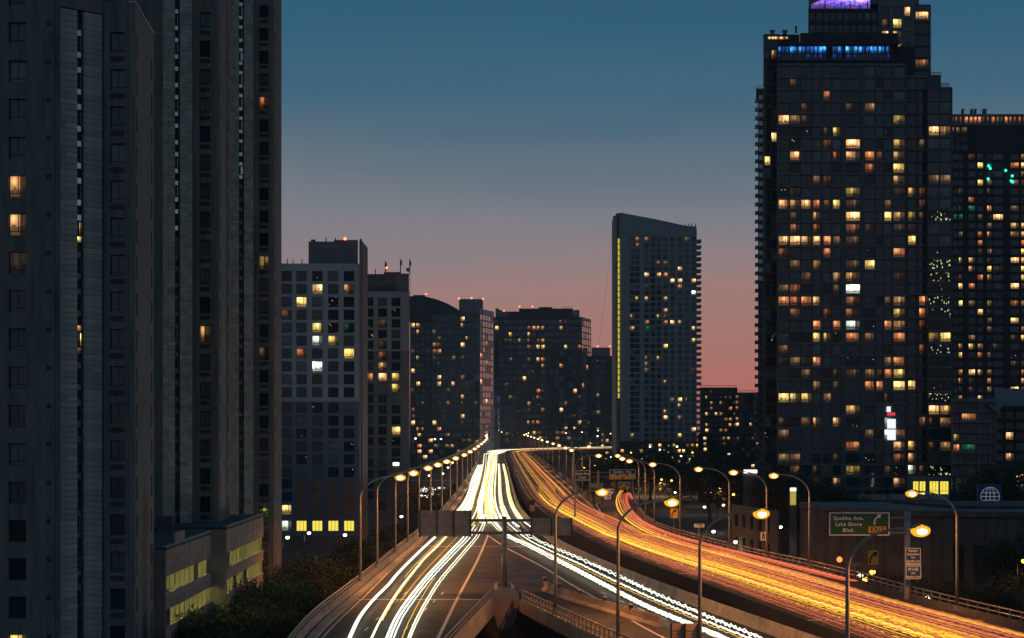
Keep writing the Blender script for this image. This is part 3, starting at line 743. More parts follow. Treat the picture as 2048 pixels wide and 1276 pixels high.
# ------------------------------------------------------------------ parking garage at the tower's foot
G = thing('parking_garage', 'low concrete block parking garage with yellow lit openings at the foot of the dark tower', 'garage', (-30, 175, 0))
M['gwall'] = mat('garage_paint', (.55, .55, .45), .8, .15, .5)
M['tubelight'] = emit('garage_tube', (.92, 1, .24), 60)
def garage_section(Xp, y0, y1, zt, levels, nfin, zb=2):
    """side wall in the plane x=Xp facing +X; levels = [(z_top, z_bottom)] of the openings"""
    L_ = y1-y0; up = MB()
    # block panels of the upper wall, one object each
    zs = [zt]+[z for lv in levels for z in lv]+[zb]
    for bi in range(0, len(zs), 2):
        za, zc = zs[bi], zs[bi+1]; n = int(L_/1.6)+1; nr = max(1, int(round((za-zc)/.62)))
        for i in range(n):
            for r in range(nr):
                b = MB(); a0 = i*L_/n+.01; a1 = (i+1)*L_/n-.01; h = (za-zc)/nr
                b.box(0, .3, a0, a1, 0, h-.015)
                link('wall_panel', b.mesh('wall_panel', [M['gblock']]), G, (Xp-.3+R.uniform(-.012, .012), y0, zc+r*h))
    for (za, zc) in levels:
        for i in range(nfin+1):
            y = y0+i*L_/nfin; b = MB(); b.box(Xp-3.2, Xp-.31, y-.09, y+.09, zc-.3, za+.3); obj('fin_wall', b, M['gblock'] if i % 3 == 1 else M['gwall'], G)
        b = MB(); b.box(Xp-14, Xp-.32, y0, y1, za+.31, za+.5); b.box(Xp-14, Xp-.32, y0, y1, zc-.5, zc-.31); b.box(Xp-14.2, Xp-14, y0, y1, zc-.3, za+.3); obj('parking_deck', b, M['gwall'], G)
        for i in range(nfin+1):
            y = min(y0+i*L_/nfin, y1-.2); b = MB(); b.box(Xp-.5, Xp-.33+.2, y-.14, y+.14, zc-.01, za+.01); obj('column', b, M['gblock'], G)
        for i in range(nfin):
            y = y0+(i+.5)*L_/nfin
            if R.random() < .9:
                b = MB(); b.box(Xp-2.4, Xp-2.2, y-.7, y+.7, za+.2, za+.3); b.box(Xp-8, Xp-7.8, y-.7, y+.7, za+.2, za+.3); obj('ceiling_light', b, M['tubelight'], G)
    b = MB(); b.box(Xp-16, Xp, y0, y1, zt+.003, zt+.2); obj('roof_slab', b, M['roof'], G)
    b = MB(); b.box(Xp-.35, Xp+.03, y0, y1, zt+.203, zt+.33); obj('coping', b, M['conc'], G)
garage_section(-28.1, 154.4, 178, 17.9, [(15.75, 14.35), (13.0, 11.6)], 10)
garage_section(-26.7, 178, 204, 18.3, [(16.1, 14.7), (13.6, 12.3)], 11)
b = MB(); b.box(-34, -28.1, 154.1, 154.39, 2, 17.9); obj('end_wall', b, M['gblock'], G)
b = MB(); b.box(-33, -26.7, 177.7, 177.99, 13.2, 18.3); b.box(-30.5, -26.7, 177.7, 177.99, 2, 13.2); obj('end_wall', b, M['gblock'], G)
b = MB(); b.box(-33, -31.6, 176.3, 177.6, 17.5, 19.6); obj('roof_shed', b, M['concd'], G)
b = MB(); b.box(-28.2, -28.05, 158, 163, 18.2, 19.1); obj('raised_parapet', b, M['gblock'], G)
# a car parked behind the first opening
t = thing('parked_car', 'dark car parked nose out behind the first lit opening of the garage', 'car', (-30.2, 155.9, 14.0))
cz = 14.0-.35
b = MB(); b.v = []; pr = [(-2.1, .35), (-2.1, .8), (-1.2, .98), (-.6, 1.42), (.8, 1.42), (1.6, 1.0), (2.1, .9), (2.1, .35)]
n = len(pr)
for yy, k in ((155.05, .92), (156.75, .92)):
    for (px_, pz) in pr: b.v.append((-30.4+px_, yy, cz+pz))
for i in range(n): j = (i+1) % n; b.f.append((i, j, n+j, n+i)); b.m.append(0)
b.f += [tuple(range(n))[::-1], tuple(range(n, 2*n))]; b.m += [0, 0]; obj('car_body', b, M['black'], t)
for sx in (-1.3, 1.3):
    for sy in (155.1, 156.7):
        b = MB(); b.tube([(-30.4+sx, sy-.1, cz+.33), (-30.4+sx, sy+.1, cz+.33)], .33, 12); obj('wheel', b, M['dsteel'], t)
for sy in (155.3, 156.5):
    b = MB(); b.ball((-28.32, sy, cz+.72), .1, 8); obj('headlight', b, M['sign_white'], t)

# ------------------------------------------------------------------ generic towers
def bays(x0, xs, d):
    """bay edges from frame columns on a facade that starts at column x0, at distance d"""
    return [((a-x0)*d/F, (b-x0)*d/F, n) for a, b, n in xs]
def trap(x0, x1, ya, yb):
    """footprint whose flanks splay with depth, as on the angled plans of these towers"""
    k = yb/ya; b0 = x0*k+.05 if x0 > 0 else x0; b1 = x1*k-.05 if x1 < 0 else x1
    if b1-b0 < .3: b0, b1 = x0, x1
    return [(x0, ya), (x1, ya), (b1, yb), (b0, yb)]
def core(t, xl, xr, ytop, d, depth, m, back=.36, name='core', z0=0, inset=.1):
    b = MB(); b.prism(trap(WX(xl, d)+inset, WX(xr, d)-inset, d+back, d+depth), z0, WZ(ytop, d)-.05); return obj(name, b, m, t)
def box(t, xl, xr, yt, yb, d, dep, m, name):
    b = MB(); b.prism(trap(WX(xl, d), WX(xr, d), d, d+dep), WZ(yb, d), WZ(yt, d)); return obj(name, b, m, t)
M['beacon'] = emit('red_beacon', (1, .07, .02), 14, 'NONE')
def beacon(t, x, y, d, r=.35):
    r = max(r, 1.3*d/F)
    b = MB(); b.ball((WX(x, d), d, WZ(y, d)), r, 8); b.box(WX(x, d)-.06, WX(x, d)+.06, d-.06, d+.06, WZ(y, d)-1.6, WZ(y, d)-r*.8, 1); obj('beacon', b, [M['beacon'], M['dsteel']], t)
def mast(t, x, yt, yb, d, r=.12, name='antenna'):
    b = MB(); b.tube([(WX(x, d), d, WZ(yb, d)), (WX(x, d), d, WZ(yt, d))], r, 6); obj(name, b, M['dsteel'], t)
def rnd_pick(p, seed, mixv=('warm', 'warm', 'yellow', 'orange', 'spark', 'glow', 'glow'), dark=('dark', 'dark', 'dark', 'dim'), colbias=None, lower=0):
    rr = random.Random(seed); cb = {}
    def f(a0, k):
        key = round(a0, 2)
        if key not in cb: cb[key] = rr.choice([.3, .6, 1, 1, 1.8, 2.4])
        if rr.random() < p*cb[key]: return rr.choice(mixv)
        return rr.choice(dark)
    return f

# pale apartment block beside the tower
d = 427; t = thing('apartment_block', 'pale apartment block with square windows, darker lower floors and a lit ground level', 'building', (WX(640, d), d, 0))
xs = [(563, 583.5, 3), (592.5, 613.5, 3), (624, 645, 3), (656, 677, 3), (687.5, 708.5, 3)]; x0 = 550; W = (718-x0)*d/F; sp = []
Lt = {(624, 0): 'spark', (563, 0): 'spark', (624, 1): 'warm', (687, 1): 'warm', (592, 2): 'yellow', (563, 3): 'glow', (687, 3): 'spark', (624, 4): 'yellow', (687, 4): 'green', (624, 5): 'white', (656, 5): 'yellow', (592, 6): 'orange', (687, 6): 'yellow', (624, 7): 'white', (656, 4): 'spark', (656, 2): 'spark', (687, 2): 'spark'}
def pk(a0, k):
    x = x0+a0*F/d; q = [int(c[0]) for c in xs]; c = min(q, key=lambda v: abs(v-x)); return Lt.get((c, k)) or R.choice(['dark', 'dim', 'dim', 'dark'])
B_ = bays(x0, xs, d); fh = 25.8*d/F
facade(t, (WX(x0, d), d), 0, W, WZ(803, d), WZ(527, d), B_, fh, WZ(542, d), 10, 20.4*d/F, M['whitewall'], pk, .3, 'upper_wall', sp, low=.55, pale=False)
Lt2 = {(624, 10): 'spark', (656, 11): 'spark', (592, 12): 'spark', (687, 13): 'spark', (592, 14): 'spark', (687, 15): 'spark'}
def pk2(a0, k):
    x = x0+a0*F/d; q = [int(c[0]) for c in xs]; c = min(q, key=lambda v: abs(v-x)); return Lt2.get((c, k+10)) or R.choice(['dark', 'dim', 'dark'])
facade(t, (WX(x0, d), d+.12), 0, W, WZ(955, d), WZ(803, d)-.003, B_, fh, WZ(805.5, d), 6, 20*d/F, M['darkwall'], pk2, .3, 'lower_wall', sp, low=.55)
facade(t, (WX(x0, d), d+.1), 0, W, WZ(1034, d), WZ(955, d)-.003, [B_[0]], fh, WZ(958, d), 3, 20*d/F, M['darkwall'], lambda a, k: 'yellow' if k == 2 else 'dark', .3, 'lower_wall', sp, low=.55)
for (a, b2, n) in xs[1:]:
    for r in range(3):
        q = MB(); q.box(WX(a, d), WX(b2, d), d-.08, d+.09, WZ(958+(r+1)*25.2, d)+.04, WZ(958+r*25.2, d)); obj('board_panel', q, M['board'], t)
facade(t, (WX(x0, d), d), 0, W, WZ(1072, d), WZ(1034, d)-.003, B_, 4, WZ(1041, d), 1, 21.5*d/F, M['darkwall'], lambda a, k: 'white' if a < 3 else 'shop', .3, 'street_wall', sp)
box(t, x0, 718, 1072.05, 1104, d, 1, M['concd'], 'base_wall')
core(t, x0, 718, 527, d, 19.9, M['whitewall'], .62)
b = MB(); b.box(WX(718, d), WX(718, d)+.1, d+.2, d+20, 0, WZ(527, d)-.2); b.box(WX(718, d)-.25, WX(718, d)+.45, d+4, d+20, 0, WZ(480, d+4)-.3); obj('side_wall', b, M['greyclad'], t)
box(t, 617, 716, 483, 527, d+4, 15, M['greyclad'], 'penthouse'); box(t, 622, 631, 479, 483, d+5, 2, M['concd'], 'chimney'); box(t, 719, 724, 478, 484, d+6, 2, M['concd'], 'chimney')
box(t, 668, 716, 480, 483, d+5, 6, M['concd'], 'cooling_unit'); beacon(t, 690, 477.5, d+5, .3); mast(t, 652, 474, 483, d+5); mast(t, 671, 476, 483, d+5)
for x in (575, 586, 604): mast(t, x, 518, 527, d+3, .1)
put_windows(t, sp, 300, panes=True)

# mauve block right of it
d = 512; t = thing('apartment_block', 'narrow mauve grey apartment block with antennas on its dark penthouse', 'building', (WX(775, d), d, 0))
xs = [(730, 747, 2), (756, 774, 2), (783, 801, 2)]; x0 = 722; W = (819-x0)*d/F; sp = []; fh = 21.5*d/F
Lt3 = {(2, 0): 'spark', (0, 1): 'spark', (1, 1): 'spark', (2, 1): 'spark', (0, 2): 'spark', (1, 2): 'glow', (1, 3): 'spark', (0, 3): 'spark', (1, 4): 'glow', (0, 4): 'spark', (1, 5): 'orange', (1, 6): 'warm', (0, 7): 'orange', (1, 7): 'warm', (2, 7): 'yellow', (2, 8): 'yellow', (2, 12): 'yellow', (0, 13): 'spark', (1, 13): 'spark', (2, 13): 'spark', (1, 12): 'spark'}
B_ = bays(x0, xs, d)
def pk3(a0, k, off=0):
    c = min(range(3), key=lambda i: abs(B_[i][0]-a0)); return Lt3.get((c, k+off)) or R.choice(['dark', 'dim', 'dark'])
facade(t, (WX(x0, d), d), 0, W, WZ(702, d), WZ(583, d), B_, fh, WZ(595, d), 5, 17.2*d/F, M['mauve'], pk3, .3, 'upper_wall', sp)
facade(t, (WX(x0, d), d+.1), 0, W, WZ(1090, d), WZ(702, d)-.003, B_, fh, WZ(702.5, d), 15, 17.2*d/F, M['greyclad'], lambda a, k: pk3(a, k, 5), .3, 'lower_wall', sp)
core(t, x0, 819, 583, d, 18, M['greyclad'], .62)
box(t, 732, 794, 548, 583, d+2, 14, M['concd'], 'penthouse'); box(t, 794.1, 818, 547, 583, d+2.2, 13, M['greyclad'], 'penthouse'); box(t, 768, 800, 544, 548, d+4, 8, M['concd'], 'cooling_unit')
for x, yt in ((770.5, 522), (801, 518), (819.5, 519), (751, 538)):
    mast(t, x, yt, 548, d+3, .14); 
    if yt < 525: b = MB(); b.box(WX(x, d)-.25, WX(x, d)+.25, d+2.6, d+2.8, WZ(yt+11, d), WZ(yt+2, d)); obj('antenna_panel', b, M['dsteel'], t)
beacon(t, 773, 535, d+3, .35); b = MB(); b.tube([(WX(815, d), d+2.3, WZ(538, d)), (WX(815, d), d+2.7, WZ(538, d))], .55, 12); obj('dish', b, M['steel'], t)
mast(t, 820, 540, 590, d+1, .06, 'lightning_rod')
put_windows(t, sp, 300)
# dark low podium beside it
t = thing('podium_building', 'dark low podium building with bright white windows left of the lamp row', 'building', (WX(880, 520), 520, 0)); d = 520; sp = []
x0 = 800; facade(t, (WX(x0, d), d-6), 0, (905-x0)*d/F, 0, WZ(962, d), bays(x0, [(846, 854, 1), (858, 872, 2), (876, 884, 1), (888, 893, 1)], d), 10*d/F, WZ(972, d), 2, 8*d/F, M['greyclad'], lambda a, k: 'white', .3, 'wall', sp)
core(t, x0, 905, 962, d-6, 14, M['concd']); put_windows(t, sp)

# dark glass tower with the curved roof
d = 1480; t = thing('glass_tower', 'dark glass condominium tower with a curved sloping roof and a pink lit balcony edge', 'building', (WX(890, d), d, 0)); sp = []
fh = 13*d/F; xs = [(822+i*10, 830+i*10, 2) for i in range(4)]+[(865+i*9.4, 873+i*9.4, 2) for i in range(10)]
x0 = 820
facade(t, (WX(820, d), d+.3), 0, (863-820)*d/F, 0, WZ(640, d), bays(820, xs[:4], d), fh, WZ(646, d), 22, 9.5*d/F, M['blackclad'], rnd_pick(.17, 5), .3, 'wall', sp, slab=.3, slabmat=M['towerwall'])
facade(t, (WX(863, d), d), 0, (960-863)*d/F, 0, WZ(628, d), bays(863, xs[4:], d), fh, WZ(633, d), 23, 9.5*d/F, M['towerwall'], rnd_pick(.18, 6), .3, 'wall', sp, slab=.3, slabmat=M['towerwall'])
core(t, 820, 960, 640, d+.35, 30, M['blackclad'])
b = MB(); prf = [(815, 592), (852, 593), (875, 599), (895, 607), (915, 618), (925, 628), (925, 640.5), (815, 640.5)]
n = len(prf)
for yy in (d+1, d+25):
    for (x, y) in prf: b.v.append((WX(x, d), yy, WZ(y, d)))
for i in range(n): j = (i+1) % n; b.f.append((j, i, n+i, n+j)); b.m.append(0)
b.f += [tuple(range(n)), tuple(range(n, 2*n))[::-1]]; b.m += [0, 0]; obj('curved_roof', b, M['blackclad'], t)
box(t, 918, 966, 598, 628, d+3, 16, M['darkwall'], 'penthouse'); box(t, 826, 850, 590, 593, d+3, 6, M['dsteel'], 'roof_railing')
for x, y in ((852, 588), (918, 597), (943, 596), (966, 598)): beacon(t, x, y, d+3, .6)
A = (WX(960, d), d+.02); Bp = (WX(988, d+40), d+40); L_ = math.hypot(Bp[0]-A[0], Bp[1]-A[1]); an = math.atan2(Bp[1]-A[1], Bp[0]-A[0])
facade(t, A, an, L_, 0, WZ(617, d), [(.8+i*(L_-1)/5, .8+i*(L_-1)/5+(L_-1)/5*.8, 2) for i in range(5)], fh, WZ(628, d), 20, fh*.82, M['white_paint'], rnd_pick(.06, 9, dark=('mirror', 'mirror', 'dim')), .2, 'balcony_wall', sp, slab=.9, slabmat=M['white_paint'])
put_windows(t, sp, 300)

# wide dark tower in the centre
d = 1780; t = thing('glass_tower', 'wide dark condominium slab in the centre with red beacons and a pink glazed right edge', 'building', (WX(1080, d), d, 0)); sp = []
fh = 12.6*d/F; x0 = 988
xs = [(990+i*9.2, 997.5+i*9.2, 2) for i in range(19)]
facade(t, (WX(x0, d), d), 0, (1164-x0)*d/F, 0, WZ(634, d), bays(x0, xs, d), fh, WZ(639, d), 22, 9*d/F, M['blackclad'], rnd_pick(.2, 15), .3, 'wall', sp, slab=.25, slabmat=M['blackclad'])
core(t, x0, 1164, 634, d, 25, M['blackclad'])
box(t, 1038, 1146, 617, 634, d+3, 15, M['blackclad'], 'penthouse'); box(t, 1146.1, 1159, 620, 634, d+3, 15, M['greyclad'], 'penthouse'); box(t, 1078, 1104, 614, 617, d+5, 8, M['blackclad'], 'cooling_unit')
b = MB(); b.v = [(WX(x, d), yy, WZ(y, d)) for yy in (d+2, d+8) for x, y in ((991, 634), (1016, 634), (1016, 623), (1003, 621), (991, 615))]
b.f = [(0, 1, 2, 3, 4), (9, 8, 7, 6, 5)]+[((i+1) % 5, i, 5+i, 5+(i+1) % 5) for i in range(5)]; b.m = [0]*7; obj('roof_fin', b, M['darkwall'], t)
box(t, 1016.1, 1038, 623, 634, d+3, 8, M['blackclad'], 'penthouse')
for x, y in ((1008, 622), (1039, 613), (1065, 613)): beacon(t, x, y, d+2, .6)
b = MB()
for i in range(9): b.box(WX(1124+i*2.4, d)-.1, WX(1124+i*2.4, d)+.1, d+4, d+4.2, WZ(617, d), WZ(613.5, d))
b.box(WX(1124, d), WX(1144, d), d+4, d+4.2, WZ(613.5, d), WZ(613, d)); obj('roof_railing', b, M['dsteel'], t)
A = (WX(1164, d), d+.02); Bp = (WX(1182, d+40), d+40); L_ = math.hypot(Bp[0]-A[0], Bp[1]-A[1]); an = math.atan2(Bp[1]-A[1], Bp[0]-A[0])
facade(t, A, an, L_, 0, WZ(634, d), [(.5+i*(L_-.6)/4, .5+i*(L_-.6)/4+(L_-.6)/4*.86, 2) for i in range(4)], fh, WZ(640, d), 20, fh*.84, M['white_paint'], rnd_pick(.05, 19, dark=('mirror',)), .2, 'balcony_wall', sp, slab=.6, slabmat=M['dsteel'])
put_windows(t, sp, 300)
# small tower between
d = 1800; t = thing('condo_tower', 'small dark tower with two red beacons between the wide slab and the slanted roof tower', 'building', (WX(1205, d), d, 0)); sp = []
fh = 11.4*d/F
facade(t, (WX(1178, d), d), 0, 52*d/F, 0, WZ(712, d), bays(1178, [(1184+i*9, 1191.5+i*9, 2) for i in range(5)], d), fh, WZ(718, d), 18, 8.4*d/F, M['blackclad'], rnd_pick(.2, 25), .3, 'wall', sp)
core(t, 1178, 1230, 712, d, 20, M['blackclad']); box(t, 1183, 1220, 695, 712, d+2, 12, M['greyclad'], 'penthouse')
for x in (1195, 1219.5): beacon(t, x, 692.5, d+2, .6)
put_windows(t, sp)
# pinkish low glass block and shops by the road curve
for (x0, x1, yt, yb, dd, lab, p, cl) in ((960, 1000, 790, 895, 1740, 'low glazed block with a pink lit frame between two dark towers', .1, 'mauve'), (1000, 1030, 812, 895, 1745, 'grey ladder fronted mid-rise left of the wide dark slab', .05, 'towerwall'),
        (822, 946, 862, 905, 1250, 'long dark low block with a row of small lights behind the left lamps', .35, 'blackclad'),
        (1030, 1200, 858, 900, 1735, 'long low block with warm windows behind the far curve', .4, 'blackclad')):
    t = thing('low_building', lab, 'building', (WX((x0+x1)/2, dd), dd, 0)); sp = []; n = max(3, int((x1-x0)/11))
    wd = (x1-x0)/n
    fhh = 12*dd/F if x0 < 1001 and x0 > 959 else 11*dd/F
    facade(t, (WX(x0, dd), dd), 0, (x1-x0)*dd/F, 0, WZ(yt, dd), bays(x0, [(x0+i*wd+1, x0+(i+1)*wd-1, 2) for i in range(n)], dd), fhh, WZ(yt+4, dd), 6, fhh*.75, M[cl], rnd_pick(p, int(x0), dark=('mirror', 'dim', 'mirror') if x0 == 960 else ('dark', 'dim')), .3, 'wall', sp)
    core(t, x0, x1, yt, dd, 20, M['blackclad']); put_windows(t, sp)

# slanted roof tower
d = 926; t = thing('slanted_tower', 'blue grey tower with a slanted roof and a yellow light strip down its left edge', 'building', (WX(1317, d), d, 0)); sp = []
fh = 11.9*d/F
cx = [1265, 1275, 1293.5, 1306, 1318, 1331.5, 1345, 1360, 1374, 1387.5]
xs = [(c-4.6, c+4.6, 3) for c in cx]
LL = {(1, 0): 'warm', (0, 1): 'glow', (2, 0): 'warm', (6, 0): 'spark', (8, 0): 'yellow', (9, 0): 'spark', (1, 1): 'orange', (5, 4): 'yellow', (4, 4): 'orange', (7, 5): 'warm', (2, 6): 'warm', (4, 6): 'warm', (5, 6): 'orange', (6, 7): 'yellow', (7, 7): 'warm', (9, 7): 'yellow', (7, 8): 'orange', (2, 8): 'green', (9, 9): 'white', (1, 10): 'yellow', (2, 10): 'warm', (5, 10): 'warm', (6, 10): 'spark', (5, 12): 'warm', (5, 13): 'orange', (4, 13): 'yellow', (0, 13): 'warm', (5, 14): 'orange', (6, 14): 'yellow', (7, 14): 'warm', (2, 14): 'orange', (0, 15): 'warm', (2, 15): 'green', (9, 15): 'yellow', (9, 17): 'yellow', (5, 18): 'yellow', (2, 20): 'orange', (4, 20): 'yellow', (2, 21): 'yellow', (2, 22): 'yellow', (9, 22): 'orange', (5, 24): 'warm', (6, 27): 'warm', (7, 27): 'yellow', (8, 27): 'orange', (7, 28): 'yellow', (5, 29): 'yellow', (5, 30): 'warm', (7, 30): 'warm', (0, 33): 'yellow', (7, 33): 'yellow', (9, 32): 'warm'}
rp = rnd_pick(.05, 31, mixv=('glow', 'spark'), dark=('dark', 'dark', 'dim'))
B_ = bays(1242, xs, d)
def pk7(a0, k):
    c = min(range(10), key=lambda i: abs(B_[i][0]-a0)); return LL.get((c, k)) or rp(a0, k)
facade(t, (WX(1242, d), d), 0, (1393.5-1242)*d/F, 0, WZ(469, d), B_, fh, WZ(473.5, d), 37, 9.0*d/F, M['teal'], pk7, .3, 'wall', sp)
b = MB(); b.v = [(WX(x, d), yy, WZ(y, d)) for yy in (d+.02, d+24) for x, y in ((1238, 469), (1394, 469), (1393, 453), (1370, 451), (1310, 438), (1240, 425))]
b.f = [tuple(range(6)), tuple(range(11, 5, -1))]+[((i+1) % 6, i, 6+i, 6+(i+1) % 6) for i in range(6)]; b.m = [0]*8; obj('slanted_crown', b, M['teal'], t)
core(t, 1242, 1393.5, 469, d, 24, M['darkwall'])
b = MB(); b.box(WX(1229, d), WX(1233, d), d-.5, d+24, 0, WZ(432, d)); obj('edge_fin', b, M['conc'], t)
b = MB(); b.box(WX(1233, d)+.005, WX(1242, d)-.005, d+1, d+24, 0, WZ(426, d)); obj('edge_recess', b, M['darkwall'], t)
M['led'] = emit('yellow_strip_light', (.85, .72, .06), .7, 'NONE')
for k in range(27):
    b = MB(); z = WZ(477+k*11.9, d); b.box(WX(1236, d), WX(1239.3, d), d+.5, d+.95, z-fh*.82, z); b.box(WX(1234, d), WX(1241, d), d+.3, d+.95, z-fh*.98, z-fh*.86, 1); obj('strip_light', b, [M['led'], M['darkwall']], t)
for k in range(37):
    z = WZ(483+k*11.9, d); b = MB(); b.box(WX(1393.6, d), WX(1403, d), d+.5, d+8, z-.35, z); b.box(WX(1403, d)-.2, WX(1403, d), d+.5, d+8, z+.01, z+1.1, 1); b.box(WX(1393.6, d), WX(1403, d), d+.5, d+.7, z+.01, z+1.1, 1); obj('balcony', b, [M['slab'], M['glassrail']], t)
for x in (1370, 1377, 1383, 1391): mast(t, x, 447, 455, d+2, .2)
b = MB(); b.tube([(WX(1229, d), d, WZ(432, d)), (WX(1227, d), d, WZ(434, d))], .3, 6); b.box(WX(1226, d), WX(1229, d), d, d+1, WZ(437, d), WZ(434, d)); obj('roof_arm', b, M['dsteel'], t)
b = MB(); b.tube([(WX(1227, d), d-1, WZ(440, d)), (WX(1216, d), d-8, WZ(540, d)), (WX(1194, d), d-20, WZ(690, d))], .04, 4); obj('cable', b, M['dsteel'], t)
put_windows(t, sp, 300)
# tall thin mast in front of it
t = thing('tall_mast', 'tall thin grey mast standing in front of the slanted roof tower', 'mast', (WX(1232, 700), 700, 0)); b = MB(); b.tube([(WX(1232, 700), 700, 0), (WX(1232, 700), 700, WZ(690, 700))], [.6, .3], 8); obj('pole', b, M['steel'], t)
# low dark blocks at the horizon
for (x0, x1, yt, dd, lab, sd) in ((1400, 1475, 775, 950, 'low dark apartment block left of the big towers with scattered windows', 41), (1470, 1516, 785, 930, 'low dark apartment block with a rooftop railing tucked against the big tower', 42), (1396, 1520, 868, 700, 'long dark low block behind the street lamps right of the slanted tower', 43), (1240, 1400, 882, 780, 'dark low podium with small lights below the slanted roof tower', 44)):
    t = thing('low_building', lab, 'building', (WX((x0+x1)/2, dd), dd, 0)); sp = []; n = int((x1-x0)/9); wd = (x1-x0)/n
    facade(t, (WX(x0, dd), dd), 0, (x1-x0)*dd/F, 0, WZ(yt, dd), bays(x0, [(x0+i*wd+1, x0+(i+1)*wd-1, 2) for i in range(n)], dd), 11*dd/F, WZ(yt+5, dd), 12, 8*dd/F, M['blackclad'], rnd_pick(.3, sd), .3, 'wall', sp)
    core(t, x0, x1, yt, dd, 20, M['blackclad'])
    b = MB()
    for i in range(12):
        x = x0+(i+.5)*(x1-x0)/12; b.box(WX(x, dd)-.08, WX(x, dd)+.08, dd+2, dd+2.2, WZ(yt, dd)-.1, WZ(yt-4, dd))
    b.box(WX(x0, dd), WX(x1, dd), dd+2, dd+2.15, WZ(yt-4, dd), WZ(yt-4.6, dd)); obj('roof_railing', b, M['dsteel'], t)
    put_windows(t, sp)
# ------------------------------------------------------------------ the big towers on the right
d = 640; t = thing('condo_tower', 'tower edge with a ladder of white panels showing left of the big stepped tower', 'building', (WX(1525, d), d, 0)); sp = []
fh = 17.25*d/F; box(t, 1516, 1566, 177, 1018, d+.4, 22, M['blackclad'], 'core'); box(t, 1512, 1540, 177, 183, d, 20, M['blackclad'], 'roof_edge')
wm = MB(); wm.box(0, 7.5*d/F, -.1, 0, 0, 9*d/F); wme = wm.mesh('white_panel', [M['white_paint']]); wm = MB(); wm.box(0, 7.5*d/F, -.1, 0, 0, 9*d/F); wme2 = wm.mesh('grey_panel', [M['towerwall']])
bm_ = MB(); bm_.box(0, 1.25, -.8, 1, -.25, 0); bm_.box(0, .12, -.8, 1, 0, 1.0, 1); bm_.box(.12, 1.25, -.8, -.7, 0, 1.0, 1); bme = bm_.mesh('balcony', [M['slab'], M['glassrail']])
for k in range(46):
    y = 190+k*17.25
    if y > 960: break
    link('wall_panel', wme if y < 560 else wme2, t, (WX(1518, d), d+.39, WZ(y+9, d)))
    link('balcony', bme, t, (WX(1510, d), d, WZ(y+14, d)))
    sp.append(((WX(1530, d), d+.3), 0, .9, WZ(y+12, d), 1.6, 2, 2, R.choice(['dim', 'dark', 'dark', 'glow'] if y < 600 else ['dark', 'orange', 'warm', 'dark', 'spark', 'dark']), 0, False, .05))
b = MB()
for i in range(8): b.box(WX(1512+i*3.2, d)-.05, WX(1512+i*3.2, d)+.05, d+1, d+1.1, WZ(177, d), WZ(171, d))
b.box(WX(1512, d), WX(1536, d), d+1, d+1.1, WZ(171, d), WZ(170.4, d)); obj('roof_railing', b, M['dsteel'], t)
put_windows(t, sp)

d = 455; T9 = thing('stepped_tower', 'big dark stepped glass tower with a blue lit top floor and many lit flats', 'building', (WX(1720, d), d, 0)); t = T9
fh = 24.2*d/F; wh = 19.0*d/F; sp = []
# main front
xs1 = [(1557, 1579, 3), (1579.8, 1601.5, 3), (1602.3, 1624, 3), (1626, 1642, 2), (1647, 1663, 2), (1666, 1682, 2), (1692, 1721, 4), (1730, 1750, 3), (1753, 1767, 2), (1769, 1784, 2), (1787, 1811, 3)]
B1 = bays(1555, xs1, d)
LA = {0: {4: 'warm', 11: 'warm', 14: 'warm', 19: 'orange', 25: 'yellow', 27: 'yellow', 12: 'glow', 5: 'spark', 24: 'glow', 10: 'glow', 22: 'glow', 29: 'glow', 32: 'glow'},
      3: {5: 'yellow', 11: 'yellow', 14: 'glow', 19: 'spark', 26: 'glow', 18: 'glow'}, 1: {11: 'orange', 12: 'warm', 13: 'orange', 14: 'warm', 16: 'warm', 19: 'warm', 21: 'orange', 22: 'yellow'},
      2: {11: 'glow', 14: 'orange', 22: 'yellow', 18: 'spark', 27: 'glow', 25: 'spark'},
      4: {3: 'glow', 6: 'warm', 7: 'warm', 8: 'spark', 10: 'yellow', 11: 'glow', 12: 'warm', 14: 'glow', 16: 'glow', 17: 'warm', 18: 'white', 19: 'warm', 20: 'orange', 21: 'white', 22: 'warm', 24: 'spark', 25: 'glow', 28: 'warm', 31: 'orange', 33: 'yellow', 29: 'spark'},
      5: {3: 'glow', 9: 'spark', 16: 'yellow', 21: 'spark', 26: 'orange', 32: 'spark', 20: 'spark', 25: 'glow'}, 6: {7: 'glow', 14: 'spark', 30: 'spark', 27: 'spark', 33: 'spark'},
      7: {12: 'yellow', 21: 'orange', 25: 'orange', 27: 'glow', 24: 'glow', 19: 'glow', 29: 'white', 30: 'white', 23: 'spark'},
      8: {4: 'yellow', 6: 'yellow', 7: 'warm', 8: 'yellow', 9: 'warm', 10: 'glow', 12: 'warm', 15: 'warm', 17: 'glow', 19: 'warm', 20: 'yellow', 21: 'warm', 22: 'yellow', 24: 'yellow', 25: 'yellow', 26: 'yellow', 30: 'glow', 31: 'warm', 32: 'warm', 33: 'spark'}}
rp9 = rnd_pick(.13, 77, mixv=('spark', 'spark', 'spark', 'glow', 'orange', 'warm', 'glow'), dark=('dark', 'dark', 'dim', 'dark'))
def pkA(a0, k):
    c = min(range(len(B1)), key=lambda i: abs(B1[i][0]-a0))
    if c < 3:
        v = LA[0].get(k)
        if v in ('warm', 'yellow') and R.random() < .3: v = 'glow'
        if v == 'glow' and R.random() < .5: v = R.choice(['dark', 'dim', 'spark'])
        return v or rp9(a0, k)
    v = LA.get(c-2, {}).get(k)
    if v in ('warm', 'yellow') and R.random() < .18: v = 'orange'
    return v or rp9(a0, k)
